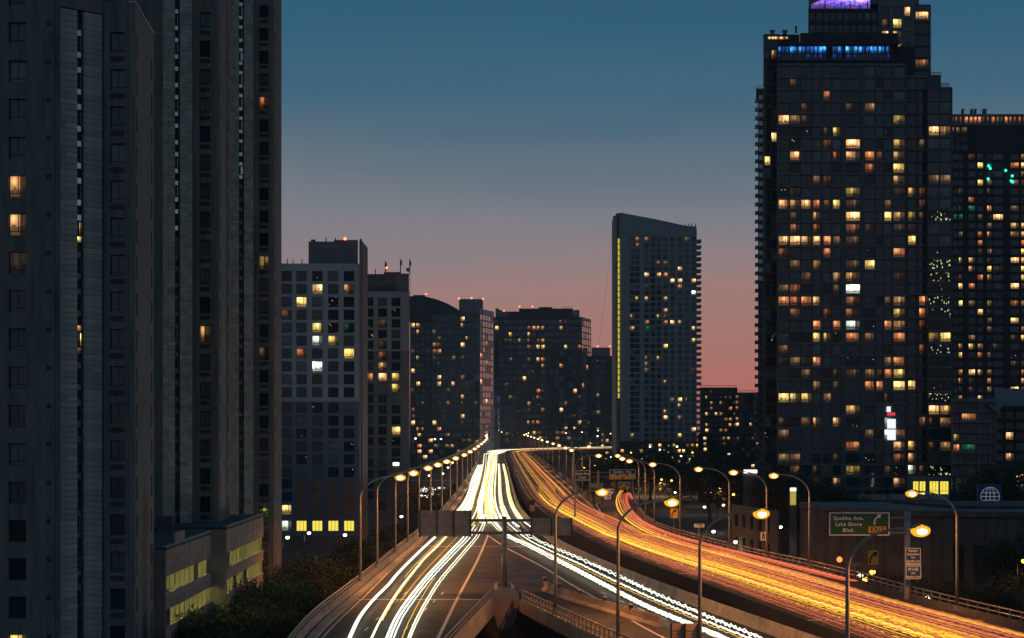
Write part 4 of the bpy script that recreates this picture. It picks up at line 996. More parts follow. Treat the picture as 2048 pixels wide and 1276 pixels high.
facade(t, (WX(1555, d), d), 0, (1813-1555)*d/F, 0, WZ(126, d), B1, fh, WZ(132.5, d), 36, wh, M['towerwall'], pkA, .45, 'front_wall', sp, low=wh*.25, slab=.14, slabmat=M['slab'])
core(t, 1555, 1813, 126, d+.5, 28, M['blackclad'], .05)
# blue top storeys: the panes themselves carry the blue glow
bw = [(1557+i*8.05, 1564.4+i*8.05) for i in range(12)]+[(1666, 1675), (1676.5, 1686)]+[(1692+i*8.2, 1699.4+i*8.2) for i in range(11)]
for (a, b_) in bw:
    v = 'blue' if not 1600 < a < 1604 else 'dark'
    for (ya, yb, q) in ((92, 105, v), (107, 119, 'bluedim')):
        m_ = MB(); wz = WZ(yb, d); m_.box(0, (b_-a)*d/F, .0, .06, 0, (yb-ya)*d/F); q_ = M['blue'] if q == 'blue' else M['dark']
        if q == 'bluedim' and R.random() < .45: q_ = M.setdefault('blued', lit('faint_blue_room', (.01, .03, .4), (.02, .1, .6), .35))
        link('window', m_.mesh('window', [q_]), t, (WX(a, d), d+.6, wz))
box(t, 1555, 1786, 86, 126, d+.8, 20, M['blackclad'], 'top_floor')
b = MB()
for y in (90.5, 105.6, 120.5, 126.2): b.box(WX(1555, d), WX(1787, d), d+.3, d+.78, WZ(y+1.2, d), WZ(y, d))
for a, b_ in bw: b.box(WX(a, d)-.1, WX(a, d)-.02, d+.4, d+.59, WZ(120, d), WZ(92, d))
obj('top_floor_frame', b, M['frame'], t)
box(t, 1600, 1796, 66, 86, d+2, 20, M['blackclad'], 'roof_box'); box(t, 1786.2, 1829, 92, 148, d+3, 14, M['blackclad'], 'roof_box'); box(t, 1560, 1800, 84.2, 88, d-.6, 3, M['blackclad'], 'roof_canopy')
# left return behind
facade(t, (WX(1527, d+10), d+10), 0, 30*(d+10)/F, 0, WZ(68, d+10), bays(1527, [(1529, 1541, 2), (1543, 1554, 2)], d+10), fh, WZ(99, d+10), 36, wh, M['towerwall'], rnd_pick(.1, 61, mixv=('yellow', 'spark', 'glow')), .3, 'left_wall', sp, slab=.3, slabmat=M['towerwall'])
core(t, 1527, 1600, 68, d+10, 20, M['blackclad']); 
for a in range(7): link('window', win_mesh(1.0, .8, 1, 1, 'warm' if a != 3 else 'orange'), t, (WX(1540+a*5.7, d+9.6), d+9.9, WZ(80, d+10)))
for x in (1545, 1570): box(t, x-4, x+4, 62, 68, d+11, 2, M['greyclad'], 'chimney'); box(t, x-5.5, x+5.5, 59.5, 62, d+11, 2, M['greyclad'], 'chimney_cap')
mast(t, 1592, 52, 66, d+11, .25, 'flue')
# right bands
d2 = d+1; xs2 = [(1816, 1832, 2), (1838, 1851, 2)]; B2 = bays(1813, xs2, d2)
facade(t, (WX(1813, d2), d2), 0, (1855-1813)*d2/F, 0, WZ(149, d2), B2, fh, WZ(157, d2), 35, wh, M['towerwall'],
       lambda a, k: ({9: 'warm', 11: 'yellow', 12: 'glow', 13: 'yellow', 25: 'yellow', 30: 'yellow', 31: 'warm', 32: 'white'} if a < 1.5 else {5: 'glow', 9: 'orange', 10: 'orange', 11: 'glow', 18: 'orange', 19: 'orange', 20: 'orange', 22: 'orange', 28: 'glow'}).get(k) or rp9(a, k), .3, 'recess_wall', sp, low=wh*.25, slab=.6, slabmat=M['slab'])
core(t, 1813, 1855, 149, d2, 26, M['blackclad'])
d3 = d-1.5; B3 = bays(1855, [(1857.5, 1879, 3), (1880, 1902, 3)], d3)
LC = {5: 'warm', 9: 'glow', 12: 'dense', 15: 'spark', 16: 'dense', 17: 'dense', 18: 'spark', 19: 'dense', 20: 'dense', 21: 'spark', 22: 'yellow', 23: 'dense', 24: 'spark', 25: 'spark', 26: 'spark', 27: 'dense', 28: 'warm', 29: 'glow', 31: 'glow', 33: 'dense'}  # dense and spark panes paint the city lights reflected in this corner
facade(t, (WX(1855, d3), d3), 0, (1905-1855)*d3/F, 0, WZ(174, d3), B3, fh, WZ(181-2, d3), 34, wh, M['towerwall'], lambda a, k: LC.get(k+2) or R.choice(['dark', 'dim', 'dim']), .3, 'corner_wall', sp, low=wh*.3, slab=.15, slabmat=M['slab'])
core(t, 1855, 1905, 174, d3, 26, M['blackclad'])
b = MB()
for (xa, xb, yt, dd) in ((1862, 1882, 145, d+6), (1883, 1898, 167, d+3)):
    for i in range(9): x = xa+(xb-xa)*i/8; b.box(WX(x, dd)-.04, WX(x, dd)+.04, dd, dd+.08, WZ(yt+8, dd), WZ(yt, dd))
    b.box(WX(xa, dd), WX(xb, dd), dd, dd+.1, WZ(yt, dd), WZ(yt-.8, dd))
obj('roof_railing', b, M['dsteel'], t)
box(t, 1829.5, 1882, 150, 200, d+5, 18, M['towerwall'], 'step_block')
put_windows(t, sp, 300)
# upper tower behind
d = 485; t = thing('upper_tower', 'tall tower behind the blue topped one, leaving the frame, with a violet crown', 'building', (WX(1740, d), d, 0)); sp = []
fh = 24*d/F
facade(t, (WX(1757, d), d), 0, (1829-1757)*d/F, 0, WZ(-2, d), bays(1757, [(1764, 1778, 2), (1786, 1804, 3), (1809, 1821, 2)], d), fh, WZ(13, d), 6, 19*d/F, M['slab'], lambda a, k: {(1, 1): 'yellow', (0, 1): 'glow', (1, 2): 'yellow', (0, 2): 'warm', (1, 3): 'yellow', (2, 0): 'warm'}.get((0 if a < 2 else 1 if a < 5 else 2, k)) or 'dark', .3, 'front_wall', sp)
facade(t, (WX(1829, d+2), d+2), 0, (1862-1829)*d/F, 0, WZ(8, d), bays(1829, [(1831, 1858, 4)], d), fh, WZ(19, d), 8, 16*d/F, M['slab'], lambda a, k: {0: 'warm', 4: 'orange'}.get(k, 'dark'), .3, 'right_wall', sp, slab=.5, slabmat=M['slab'])
facade(t, (WX(1617, d-4), d-4), 0, (1757-1617)*(d-4)/F, 0, WZ(17, d-4), bays(1617, [(1619+i*13.8, 1631+i*13.8, 3) for i in range(10)], d-4), fh, WZ(24, d-4), 5, 17*d/F, M['blackclad'], lambda a, k: R.choice(['dark', 'dim', 'dark']), .3, 'glass_wall', sp)
core(t, 1617, 1757, 17, d-3.9, 30, M['blackclad']); core(t, 1757, 1829, -2, d, 28, M['blackclad']); core(t, 1829, 1862, 8, d+2, 24, M['blackclad'])
box(t, 1740, 1838, -60, 8, d+5, 15, M['slab'], 'upper_block')
# the glowing crown
M['violet'] = lit('violet_crown', (.04, .10, 1), (.55, .22, 1), 2.4); 
b = MB(); n = 14
pts_ = [(1622+(118)*i/n, 17-28*math.sin(math.pi*.5*min(1, (i+2)/n*1.3))) for i in range(n+1)]
b.v = [(WX(x, d-3), d-3, WZ(y, d-3)) for x, y in [(1622, 17)]+pts_+[(1740, 17)]]; b.f = [tuple(range(len(b.v)))]; b.m = [0]; obj('crown_glazing', b, M['violet'], t)
b = MB(); b.prism(trap(WX(1618, d-3), WX(1742, d-3), d-2.5, d+15), WZ(18, d), WZ(-25, d)); obj('crown', b, M['darkwall'], t)
for x in (1650, 1700, 1735): mast(t, x, 2, 17, d-4.5, .15)
put_windows(t, sp)

# far right tower
d = 640; t = thing('condo_tower', 'dark tower at the right edge with a lit glazed top floor and green lamps', 'building', (WX(1980, d), d, 0)); sp = []
fh = 17.25*d/F; wh = 12.5*d/F
xs = [(1907, 1916, 2), (1917, 1926, 2), (1937, 1951, 3), (1955, 1967, 2), (1974, 1984, 2), (1986, 2007, 4), (2021, 2039, 3), (2042, 2060, 3)]
def pkT(a0, k, rp=rnd_pick(.27, 91, mixv=('warm', 'orange', 'yellow', 'spark', 'glow', 'glow'), dark=('dark', 'dark', 'dim'))):
    x = 1903+a0*F/640
    if k == 6 and x < 1955: return 'green'
    if k == 7 and x < 1955: return 'green'
    return rp(a0, k)
facade(t, (WX(1903, d), d), 0, (2070-1903)*d/F, 0, WZ(302, d), bays(1903, xs, d), fh, WZ(307, d), 32, wh, M['blackclad'], pkT, .3, 'wall', sp, slab=.15, slabmat=M['blackclad'])
facade(t, (WX(1901, d), d+1), 0, (2070-1901)*d/F, WZ(250, d), WZ(227, d), bays(1901, [(1903+i*9, 1911+i*9, 1) for i in range(18)], d), fh, WZ(231.5, d), 1, 14.5*d/F, M['slab'], lambda a, k: R.choice(['orange', 'orange', 'glow', 'orange']), .3, 'top_floor', sp)
facade(t, (WX(1901, d), d+.5), 0, (1940-1901)*d/F, WZ(301.9, d), WZ(250.1, d), bays(1901, [(1903, 1911, 1), (1913, 1921, 1), (1923, 1937, 2)], d), fh, WZ(253, d), 3, wh, M['blackclad'], lambda a, k: {0: 'glow', 1: 'spark'}.get(k, 'dark'), .3, 'wall', sp)
box(t, 1940.2, 2070, 250.2, 301.8, d+.8, 10, M['blackclad'], 'blank_band')
core(t, 1903, 2070, 227.5, d+1, 26, M['blackclad'], .4)
for x in (1926, 1944, 1951, 1968, 1971): box(t, x-2, x+2, 219, 227.4, d+3, 1.5, M['greyclad'], 'chimney'); box(t, x-3, x+3, 217.5, 218.9, d+3, 1.5, M['greyclad'], 'chimney_cap')
M['greenlamp'] = emit('green_lamp', (.03, 1, .55), 2.5, 'NONE')
for (x, y) in ((1977, 332), (1976, 358), (1980, 337), (2011, 341), (2024, 352), (2022, 362), (2025, 364)):
    b = MB(); b.ball((WX(x, d), d-.3, WZ(y, d)), .45, 8); obj('green_lamp', b, M['greenlamp'], t)
put_windows(t, sp, 300)

# low buildings below
d = 440; t = thing('low_building', 'brown banded low apartment building with balconies right of the big tower', 'building', (WX(1945, d), d, 0)); sp = []
facade(t, (WX(1904, d), d), 0, (1992-1904)*d/F, 0, WZ(797, d), bays(1904, [(1907, 1920, 2), (1924, 1955, 5), (1961, 1978, 2), (1981, 1989, 1)], d), 20.5*d/F, WZ(806, d), 9, 15*d/F, M['greyclad'], lambda a, k: {(1, 1): 'orange', (0, 3): 'yellow', (1, 4): 'green', (0, 4): 'orange'}.get((0 if a < 2 else 1 if a < 6 else 2, k)) or R.choice(['dark', 'dark', 'dim']), .5, 'wall', sp, slab=1.0, slabmat=M['greyclad'])
core(t, 1904, 1992, 797, d, 20, M['blackclad'], .56); put_windows(t, sp)
t = thing('low_building', 'grey blue windowless box building with a slanted canopy at the right edge', 'building', (WX(2030, d), d, 0)); sp = []
box(t, 1990.5, 2075, 777, 812, d+3, 22, M['teal'], 'upper_box')
b = MB(); b.v = [(WX(x, d), yy, WZ(y, d)) for yy in (d-2, d+2.9) for x, y in ((1972, 810), (1992, 812), (2000, 812), (1992, 826))]; b.f = [(3, 2, 1, 0), (4, 5, 6, 7)]+[(i, (i+1) % 4, 4+(i+1) % 4, 4+i) for i in range(4)]; b.m = [0]*6; obj('canopy', b, M['slab'], t)
facade(t, (WX(1992.3, d), d+2), 0, 80*d/F, 0, WZ(812.2, d), bays(1992.3, [(1995, 2012, 3), (2016, 2033, 3), (2037, 2060, 4)], d), 21*d/F, WZ(822, d), 8, 16*d/F, M['blackclad'], rnd_pick(.14, 99, mixv=('warm', 'orange', 'spark', 'white')), .3, 'wall', sp, slab=.8, slabmat=M['blackclad'])
core(t, 1992.3, 2072, 812.3, d+2, 20, M['blackclad']); put_windows(t, sp)

# terrace and shops at the foot of the big tower
d = 430; t = thing('terrace', 'raised terrace with a panelled wall and glass balustrade at the foot of the big tower', 'terrace', (WX(1750, d), d, 0))
box(t, 1560, 1960, 1000, 1100, d-8, 34, M['concd'], 'terrace_wall')
for i in range(34):
    a = 1605+i*10.4; b = MB(); dd = d-8.2; b.box(WX(a, dd), WX(a+9.8, dd), dd, dd+.12, WZ(1000, dd)-.0, WZ(988.5, dd)); obj('balustrade_panel', b, M['conc'] if i % 4 else M['slab'], t)
t = thing('shop_front', 'bright yellow lit shop front with tall windows behind the terrace', 'shop', (WX(1870, d+12), d+12, 13)); sp = []; dd = d+12
facade(t, (WX(1815, dd), dd), 0, 95*dd/F, WZ(996, dd), WZ(953, dd), bays(1815, [(1826, 1838, 2), (1839, 1852, 2), (1859, 1878, 3), (1880, 1898, 3)], dd), 40, WZ(962, dd), 1, 27*dd/F, M['greyclad'], lambda a, k: 'shop', .3, 'wall', sp, low=.8)
box(t, 1815, 1910, 953, 996, dd+.4, 6, M['blackclad'], 'core'); put_windows(t, sp)
t = thing('kiosk', 'pale lit kiosk wall with a wall lamp right of the yellow shop front', 'kiosk', (WX(1925, d+8), d+8, 13)); dd = d+8
box(t, 1911, 1938, 955, 996, dd, 6, M['gwall'], 'wall'); box(t, 1907, 1948, 935, 954.9, dd-1, 10, M['concd'], 'roof')
t = thing('billboard', 'bright white and red illuminated screen hanging on the big tower facade', 'screen', (WX(1784, 454), 454.2, 60)); dd = 454.6
M['screen'] = emit('white_screen', (.85, .9, 1), 1.1, 'NONE'); M['screenred'] = emit('red_screen', (1, .05, .08), .8, 'NONE')
for (ya, yb, xa, xb, mm) in ((813, 824, 1773, 1781, 'screen'), (825, 831, 1774, 1790, 'screenred'), (838, 857, 1774, 1791, 'screen'), (859, 880, 1774, 1791, 'screen')):
    b = MB(); b.box(WX(xa, dd), WX(xb, dd), dd-.3, dd-.2, WZ(yb, dd), WZ(ya, dd)); obj('screen_panel', b, M[mm], t)

# long low hall with a curved wall beside the expressway
M['hall'] = mat('tan_wall', (.12, .105, .088), .9, .3, .4, .2); M['hall2'] = mat('tan_wall_b', (.095, .083, .07), .9, .3, .4, .2)
H = thing('long_hall', 'long low tan hall with a curved end wall and tall dark slots beside the expressway', 'building', (60, 285, 0)); t = H
pts = [(46.5, 305), (47, 299), (48, 292), (50, 286), (54, 279), (59.5, 274), (66, 271.5), (74, 270.5), (110, 270.5)]
b = MB(); b.prism(pts+[(110, 302), (47, 306)], 0, 15.0); obj('core', b, M['hall'], t)
b = MB(); b.prism([(x-.5, y-.5) for x, y in pts]+[(110, 302.5), (46.6, 306.5)], 15.01, 15.8); obj('roof_band', b, M['concd'], t)
b = MB(); b.prism([(66, 280), (108, 280), (108, 300), (60, 300)], 15.81, 16.2); obj('upper_roof', b, M['roof'], t)
Pw = segs(pts, 1.5)
for i in range(len(Pw)-1):
    a, c = Pw[i], Pw[i+1]; dd_ = c-a; n_ = Vector((-dd_.y, dd_.x, 0)).normalized()*-1
    if n_.y > 0 and n_.x > 0: n_ = -n_
    b = MB(); q = [a, c, c+n_*.15, a+n_*.15]; u = dd_.normalized()*.03
    if 62 < a.x and a.x < 77 and i % 2 == 0:
        b.prism([(p.x, p.y) for p in (a+u, c-u, c+n_*.25-u, a+n_*.25+u)], 1, 11.0); obj('dark_slot_window', b, M['dark'], t)
    else:
        b.prism([(p.x, p.y) for p in (a+u, c-u, c+n_*.3-u, a+n_*.3+u)], 0.5, 14.9); obj('wall_panel', b, M['hall'] if i % 3 else M['hall2'], t)
b = MB(); b.box(75.5, 76.2, 268.9, 269.9, 0, 12); obj('lit_fin', b, M['conc'], t)
b = MB(); b.box(72, 80, 268, 270, 12.2, 12.8); obj('canopy', b, M['concd'], t)
b = MB(); b.box(WX(1952, 300), WX(2010, 300), 297, 300, 15.9, WZ(1008, 300)); b2 = obj('roof_box', b, M['yellow_sign'] if False else M['gwall'], t)
# globe emblem on its dark board
d = 300; t = thing('globe_sign', 'white outline globe emblem on a dark navy board above the hall roof', 'sign', (WX(1980, d), d, 16)); 
b = MB(); b.box(WX(1955, d), WX(2004, d), d, d+.4, WZ(1013, d)-.6, WZ(968, d)); obj('board', b, M['blue_sign'], t)
cx_, cz_, r_ = WX(1980, d), WZ(993, d), 18.5*d/F
M['globe'] = emit('globe_white', (.55, .58, .62), .28, 'NONE')
def ring(f, nm):
    b = MB(); b.tube([f(2*math.pi*i/40) for i in range(41)], .055, 5, cap=False); obj(nm, b, M['globe'], t)
ring(lambda a: (cx_+r_*math.cos(a), d-.1, cz_+r_*math.sin(a)), 'outer_ring')
ring(lambda a: (cx_+r_*.45*math.cos(a), d-.1, cz_+r_*math.sin(a)), 'meridian')
b = MB(); b.tube([(cx_, d-.1, cz_-r_), (cx_, d-.1, cz_+r_)], .055, 5); b.tube([(cx_-r_, d-.1, cz_), (cx_+r_, d-.1, cz_)], .055, 5); obj('axis', b, M['globe'], t)
for s_ in (-1, 1):
    b = MB(); b.tube([(cx_+r_*.87*math.cos(math.pi*i/16), d-.1, cz_+s_*(r_*.5-r_*.16*math.sin(math.pi*i/16)*-1 if False else r_*.52-r_*.14*math.sin(math.pi*i/16))) for i in range(17)], .055, 5); obj('parallel', b, M['globe'], t)
for i in range(2): b = MB(); x = WX(1965+i*28, d); b.tube([(x, d+.6, 15.6), (x, d+.6, WZ(975, d))], .12, 6); obj('support_post', b, M['dsteel'], t)
# office block with dark windows left of the hall
d = 330; t = thing('low_building', 'low tan office wing with small window units left of the long hall', 'building', (42, 335, 0)); sp = []
A = (40.5, 350); Bp = (45, 322); L_ = math.hypot(Bp[0]-A[0], Bp[1]-A[1]); an = math.atan2(Bp[1]-A[1], Bp[0]-A[0])
facade(t, A, an, L_, 0, 13.6, [(2+i*5, 4+i*5, 2) for i in range(5)], 4.2, 12, 3, 2.4, M['hall'], lambda a, k: 'dark', .3, 'wall', sp); put_windows(t, sp)
# ------------------------------------------------------------------ expressway lamps
M['sodium'] = emit('sodium_glow_lens', (1, .42, .02), 1.25, 'NONE'); M['glare_core'] = emit('sodium_glare_core', (1, .85, .45), 14, 'NONE')
M['led_w'] = emit('white_lens', (.9, 1, .7), 7, 'NONE')
def make_lamp(name, hgt, arm, lens=.62):
    t = thing(name, 'x', 'street lamp')
    b = MB(); path_ = [(0, 0, z) for z in (0, hgt*.3, hgt*.6, hgt*.78)]; nn = 10; z0 = hgt*.78; rz = hgt*.22
    for i in range(1, nn+1):
        a = math.pi/2*i/nn; path_.append(((arm-.5)*(1-math.cos(a)), 0, z0+rz*math.sin(a)))
    path_.append((arm, 0, hgt+.02))
    b.tube(path_, [.17, .15, .13, .12]+[.11-.004*i for i in range(nn)]+[.06], 8); obj('pole', b, M['steel'], t, smooth=True)
    b = MB(); b.box(-.28, .28, -.28, .28, 0, .08); b.tube([(0, 0, .08), (0, 0, .5)], [.26, .19], 8); obj('base_plate', b, M['steel'], t)
    b = MB(); b.ball((arm+.45, 0, hgt+.06), .62, 12, 0, (1, .5, .30)); obj('lamp_head', b, M['steel'], t, smooth=True)
    b = MB(); b.ball((arm+.5, 0, hgt-.14), lens, 14, 0, (.98, .72, .62)); ln_ = obj('lens', b, M['sodium'], t, smooth=True)  # oversized golden lens, shaped to draw the bloom around the lamp
    b = MB(); b.ball((arm+.5, 0, hgt-.17), lens, 14, 0, (.72, .84, .42)); obj('glare_core', b, M['glare_core'], ln_, smooth=True)  # white core added to draw the overexposed middle of the bloom
    return t
LIGHTS = {}
def lamp_light(x, y, z, power, col=(1, .37, .085), parent=None):
    k = (power, col)
    if k not in LIGHTS:
        l = bpy.data.lights.new('lamp_light', 'SPOT'); l.energy = power; l.color = col; l.spot_size = math.radians(165); l.spot_blend = .6; l.shadow_soft_size = .35; LIGHTS[k] = l
    o = bpy.data.objects.new('lamp_light', LIGHTS[k]); C.objects.link(o); o.location = (x, y, z)
    if parent: o.parent = parent; o.matrix_parent_inverse = wmat(parent).inverted()
protoL = make_lamp('expressway_lamp', 11.5, 3.9)
_u = ['', 'first', 'second', 'third', 'fourth', 'fifth', 'sixth', 'seventh', 'eighth', 'ninth', 'tenth', 'eleventh', 'twelfth', 'thirteenth', 'fourteenth', 'fifteenth', 'sixteenth', 'seventeenth', 'eighteenth', 'nineteenth']
_t = ['twenty', 'thirty', 'forty', 'fifty', 'sixty']; ordw = _u[1:]
for q in _t: ordw += [q[:-1]+'ieth']+[q+' '+v for v in _u[1:10]]
used = [False]
def place_lamp(x, y, z, rot, label, group, power=14000):
    if not used[0]:
        used[0] = True; o = protoL; o.location = (x, y, z); o.rotation_euler = (0, 0, rot); o['label'] = label; o['group'] = group
    else: o = dup(protoL, (x, y, z), rot, label, group)
    if power: lamp_light(x+4.4*math.cos(rot), y+4.4*math.sin(rot), z+11.0, power)
for i, d in enumerate((208, 228, 255, 277, 302, 333, 372, 418, 470, 530, 600, 680, 770, 870, 980, 1100, 1230)):
    place_lamp(X('LE', d)+.22, d, 11.0, 0, f'{ordw[i]} curved expressway lamp along the left parapet counting away from the viewer', 'lamps along the left parapet', 14500 if d < 700 else 21000)
for i, d in enumerate((179, 155, 135, 113)):
    place_lamp(X('BL', d)-.25, d, 10.4, 0.05, f'{["smallest", "second smallest", "second largest", "largest"][i]} of the four near lamps bending right over the headlight road', 'near lamps between the roads', 14000)
for i, d in enumerate((184, 234.7, 251, 270, 303, 333, 357, 392)):
    place_lamp(X('RE', d)+.1, d, 10.5 if d != 184 else 10.1, math.pi, f'{ordw[i]} curved expressway lamp along the right railing counting away from the viewer', 'lamps along the right railing', 12500)
for i, d in enumerate((450, 500, 560, 620, 690, 770, 850, 940, 1030, 1130, 1240)):
    place_lamp(X('MR', d)-.2, d, 10.9, math.pi, f'{ordw[i]} expressway lamp beside the far tail light lanes counting away', 'lamps beside the far lanes', 14500 if d < 700 else 21000)
for i, (x, y) in enumerate(((1040, 868), (1143, 866), (1150, 911), (1175, 864), (1179, 872), (1207, 861), (1209, 867), (935, 868), (943, 864), (957, 866), (992, 864), (1068, 866), (1145, 893))):
    dd = F*(28-22.5)/max(4.0, (y-HY)) if y-HY > 4 else 1300; dd = min(dd, 1500)
    xx = WX(x, dd)
    place_lamp(xx, dd, WZ(y, dd)-11.4, math.pi if i % 2 else 0, f'{ordw[i]} tiny distant street lamp around the far bend of the expressway', 'tiny lamps around the far bend', 0)

# ------------------------------------------------------------------ smaller lights beyond the railing and at street level
def make_post(name, lens_mat, h, col):
    t = thing(name, 'x', 'street lamp')
    b = MB(); b.tube([(0, 0, -h), (0, 0, -.1)], [.12, .07], 6); obj('pole', b, M['dsteel'], t)
    b = MB(); b.tube([(0, 0, -.12), (.35, 0, .1), (.8, 0, .16)], .05, 5); obj('arm', b, M['dsteel'], t)
    b = MB(); b.ball((.9, 0, .0), .36, 10, 0, (1, .9, .85)); obj('lens', b, lens_mat, t, smooth=True)
    b = MB(); b.ball((.9, 0, .27), .34, 10, 0, (1, .85, .3)); obj('lamp_head', b, M['dsteel'], t, smooth=True)
    return t
M['amber'] = emit('amber_lens', (1, .50, .045), 6, 'NONE')
M['green_l'] = emit('green_lens', (.2, 1, .35), 5, 'NONE'); M['red_l'] = emit('red_lens', (1, .12, .03), 4, 'NONE')
def lights(pts, lens, head_z, lab, grp, col, power, name='street_lamp', nmin=0):
    proto = None; pts = sorted(pts)
    for i, (x, y) in enumerate(pts):
        dd = F*(CZ-head_z)/(y-HY); dd = min(dd, 760); z = WZ(y, dd); xx = WX(x, dd)
        if proto is None: proto = make_post(name, lens, head_z-.2, col); o = proto; o.location = (xx-.9, dd, z)
        else: o = dup(proto, (xx-.9, dd, z))
        o['label'] = lab.format(ordw[i]); o['group'] = grp
        if power: lamp_light(xx, dd, z-.4, power, col)
lights([(1352, 942), (1307, 932), (1392, 954), (1440, 977), (1323, 959), (1343, 961), (1193, 958), (1512, 956), (1415, 966), (1373, 944), (1337, 931), (1294, 914), (1307, 916), (1322, 922), (1213, 917), (1253, 928), (1236, 930), (1233, 935), (1952, 1077), (1745, 1144), (1731, 1158), (2048, 1122), (1467, 989), (1262, 905), (1275, 924), (1289, 936), (1318, 941), (1366, 927), (1399, 934), (1419, 947), (1455, 958), (1488, 961), (1530, 968), (1190, 930), (1205, 945), (1168, 935), (1345, 915), (1385, 905), (1405, 915), (1470, 932)],
       M['amber'], 10.0, '{} amber street lamp from the left among those beyond the right railing', 'amber street lamps beyond the right railing', (1, .45, .12), 1500)
lights([(1990, 1125), (2035, 1140)], M['amber'], 8.0, '{} added amber lamp from the left brightening the tan hall', 'added amber lamps beside the hall', (1, .45, .14), 9000)  # lamps added to throw warm light on the hall wall
lights([(1409, 1014), (1427, 1063), (1503, 1062), (1471, 1084), (1458, 988), (1476, 987), (1510, 984), (1536, 985), (1566, 999), (1597, 1014), (1561, 1054), (1379, 954), (1365, 951), (1451, 906), (1431, 919), (1221, 914), (1283, 917), (1721, 1151), (1857, 1194), (1268, 911), (1354, 893), (1744, 974), (1866, 1000), (1300, 893), (1320, 899), (1336, 905), (1362, 912), (1412, 898), (1440, 894), (1466, 901), (1479, 915), (1500, 926), (1310, 948), (1280, 950), (1395, 973), (1420, 985), (1545, 958), (1520, 942), (1640, 969), (1690, 985), (1575, 940), (1350, 985), (1447, 1010), (1500, 1030)],
       M['led_w'], 7.0, '{} white street light from the left among those beyond the right railing', 'white street lights beyond the right railing', (.8, 1, .75), 400)
lights([(831, 877), (844, 965), (858, 951), (847, 963), (863, 968), (886, 947), (618, 1066), (803, 1033), (870, 878), (882, 878), (868, 975), (852, 990), (896, 935), (905, 925), (840, 1005), (872, 1000), (690, 1070), (575, 1075)], M['led_w'], 7.0,
       '{} white street light from the left behind the left parapet', 'white street lights behind the left parapet', (.9, 1, .6), 500)
lights([(1490, 913), (1380, 918)], M['green_l'], 6, '{} green signal light from the left in the dark band below the towers', 'green signal lights', (.2, 1, .4), 0, 'signal_light')
t = thing('red_lamp', 'single bright red lamp shining just above the right railing', 'lamp', (WX(1679, 240), 240, 0))
b = MB(); b.tube([(WX(1679, 240), 240.3, 0), (WX(1679, 240), 240.3, WZ(1119, 240))], .08, 6); obj('pole', b, M['dsteel'], t)
b = MB(); b.ball((WX(1679, 240), 240, WZ(1119, 240)), .36, 10); obj('lens', b, M['red_l'], t)

# ------------------------------------------------------------------ gantry with sign backs
t = thing('sign_gantry', 'brownish steel T shaped gantry seen from behind with two ribbed sign backs over the split', 'gantry', (WX(1009, 206), 206, 10.45)); d = 206
px = WX(1008.5, d); zt = WZ(1033, d)
b = MB(); b.tube([(px, d, 10.45), (px, d, zt)], [.33, .27], 12); obj('post', b, M['steel'], t, smooth=True)
b = MB(); b.box(px-.7, px+.7, d-.7, d+.7, 10.45, 10.55); b.prism([(px-.75, d-.05), (px+.75, d-.05), (px+.75, d+.05), (px-.75, d+.05)], 10.56, 11.0); obj('base_plate', b, M['steel'], t)
for y in (1041, 1066):
    b = MB(); z = WZ(y, d); b.tube([(WX(842, d), d+.45, z), (WX(1144, d), d+.45, z)], .16, 8); obj('chord', b, M['steel'], t, smooth=True)
b = MB(); xs_ = [842+i*25.1 for i in range(13)]
for i in range(12):
    if 1: b.tube([(WX(xs_[i], d), d+.45, WZ(1041 if i % 2 else 1066, d)), (WX(xs_[i+1], d), d+.45, WZ(1066 if i % 2 else 1041, d))], .04, 5)
obj('bracing', b, M['steel'], t)
def sign_back(x0, x1, y0, y1, dd, nv, lab):
    s = thing('road_sign', lab, 'sign', (WX((x0+x1)/2, dd), dd, WZ(y1, dd)))
    n = int((y1-y0)/6.2); h = (WZ(y0, dd)-WZ(y1, dd))/n
    for i in range(n):
        b = MB(); z = WZ(y1, dd)+i*h; b.box(WX(x0, dd), WX(x1, dd), dd+.02*(i % 2), dd+.09, z+.012, z+h-.012); obj('panel_slat', b, M['tan_metal'], s)
    b = MB(); b.box(WX(x0, dd)+.01, WX(x1, dd)-.01, dd+.1, dd+.13, WZ(y1, dd), WZ(y0, dd)); obj('sign_face', b, M['green_sign'], s)
    for i in range(nv+1):
        x = WX(x0+(x1-x0)*(.02+.96*i/nv), dd); b = MB(); b.box(x-.06, x+.06, dd-.16, dd-.003, WZ(y1+1, dd), WZ(y0-1, dd)); obj('rib', b, M['dsteel'], s)
    return s
sign_back(838, 943, 1021, 1073, 205.4, 3, 'large ribbed back of a road sign hanging left of the gantry post')
sign_back(1061, 1145, 1036, 1071, 205.4, 2, 'smaller ribbed back of a road sign at the right end of the gantry')
sign_back(1341, 1398, 1247, 1290, 137, 2, 'ribbed back of a road sign low at the bottom edge beside the second largest lamp')

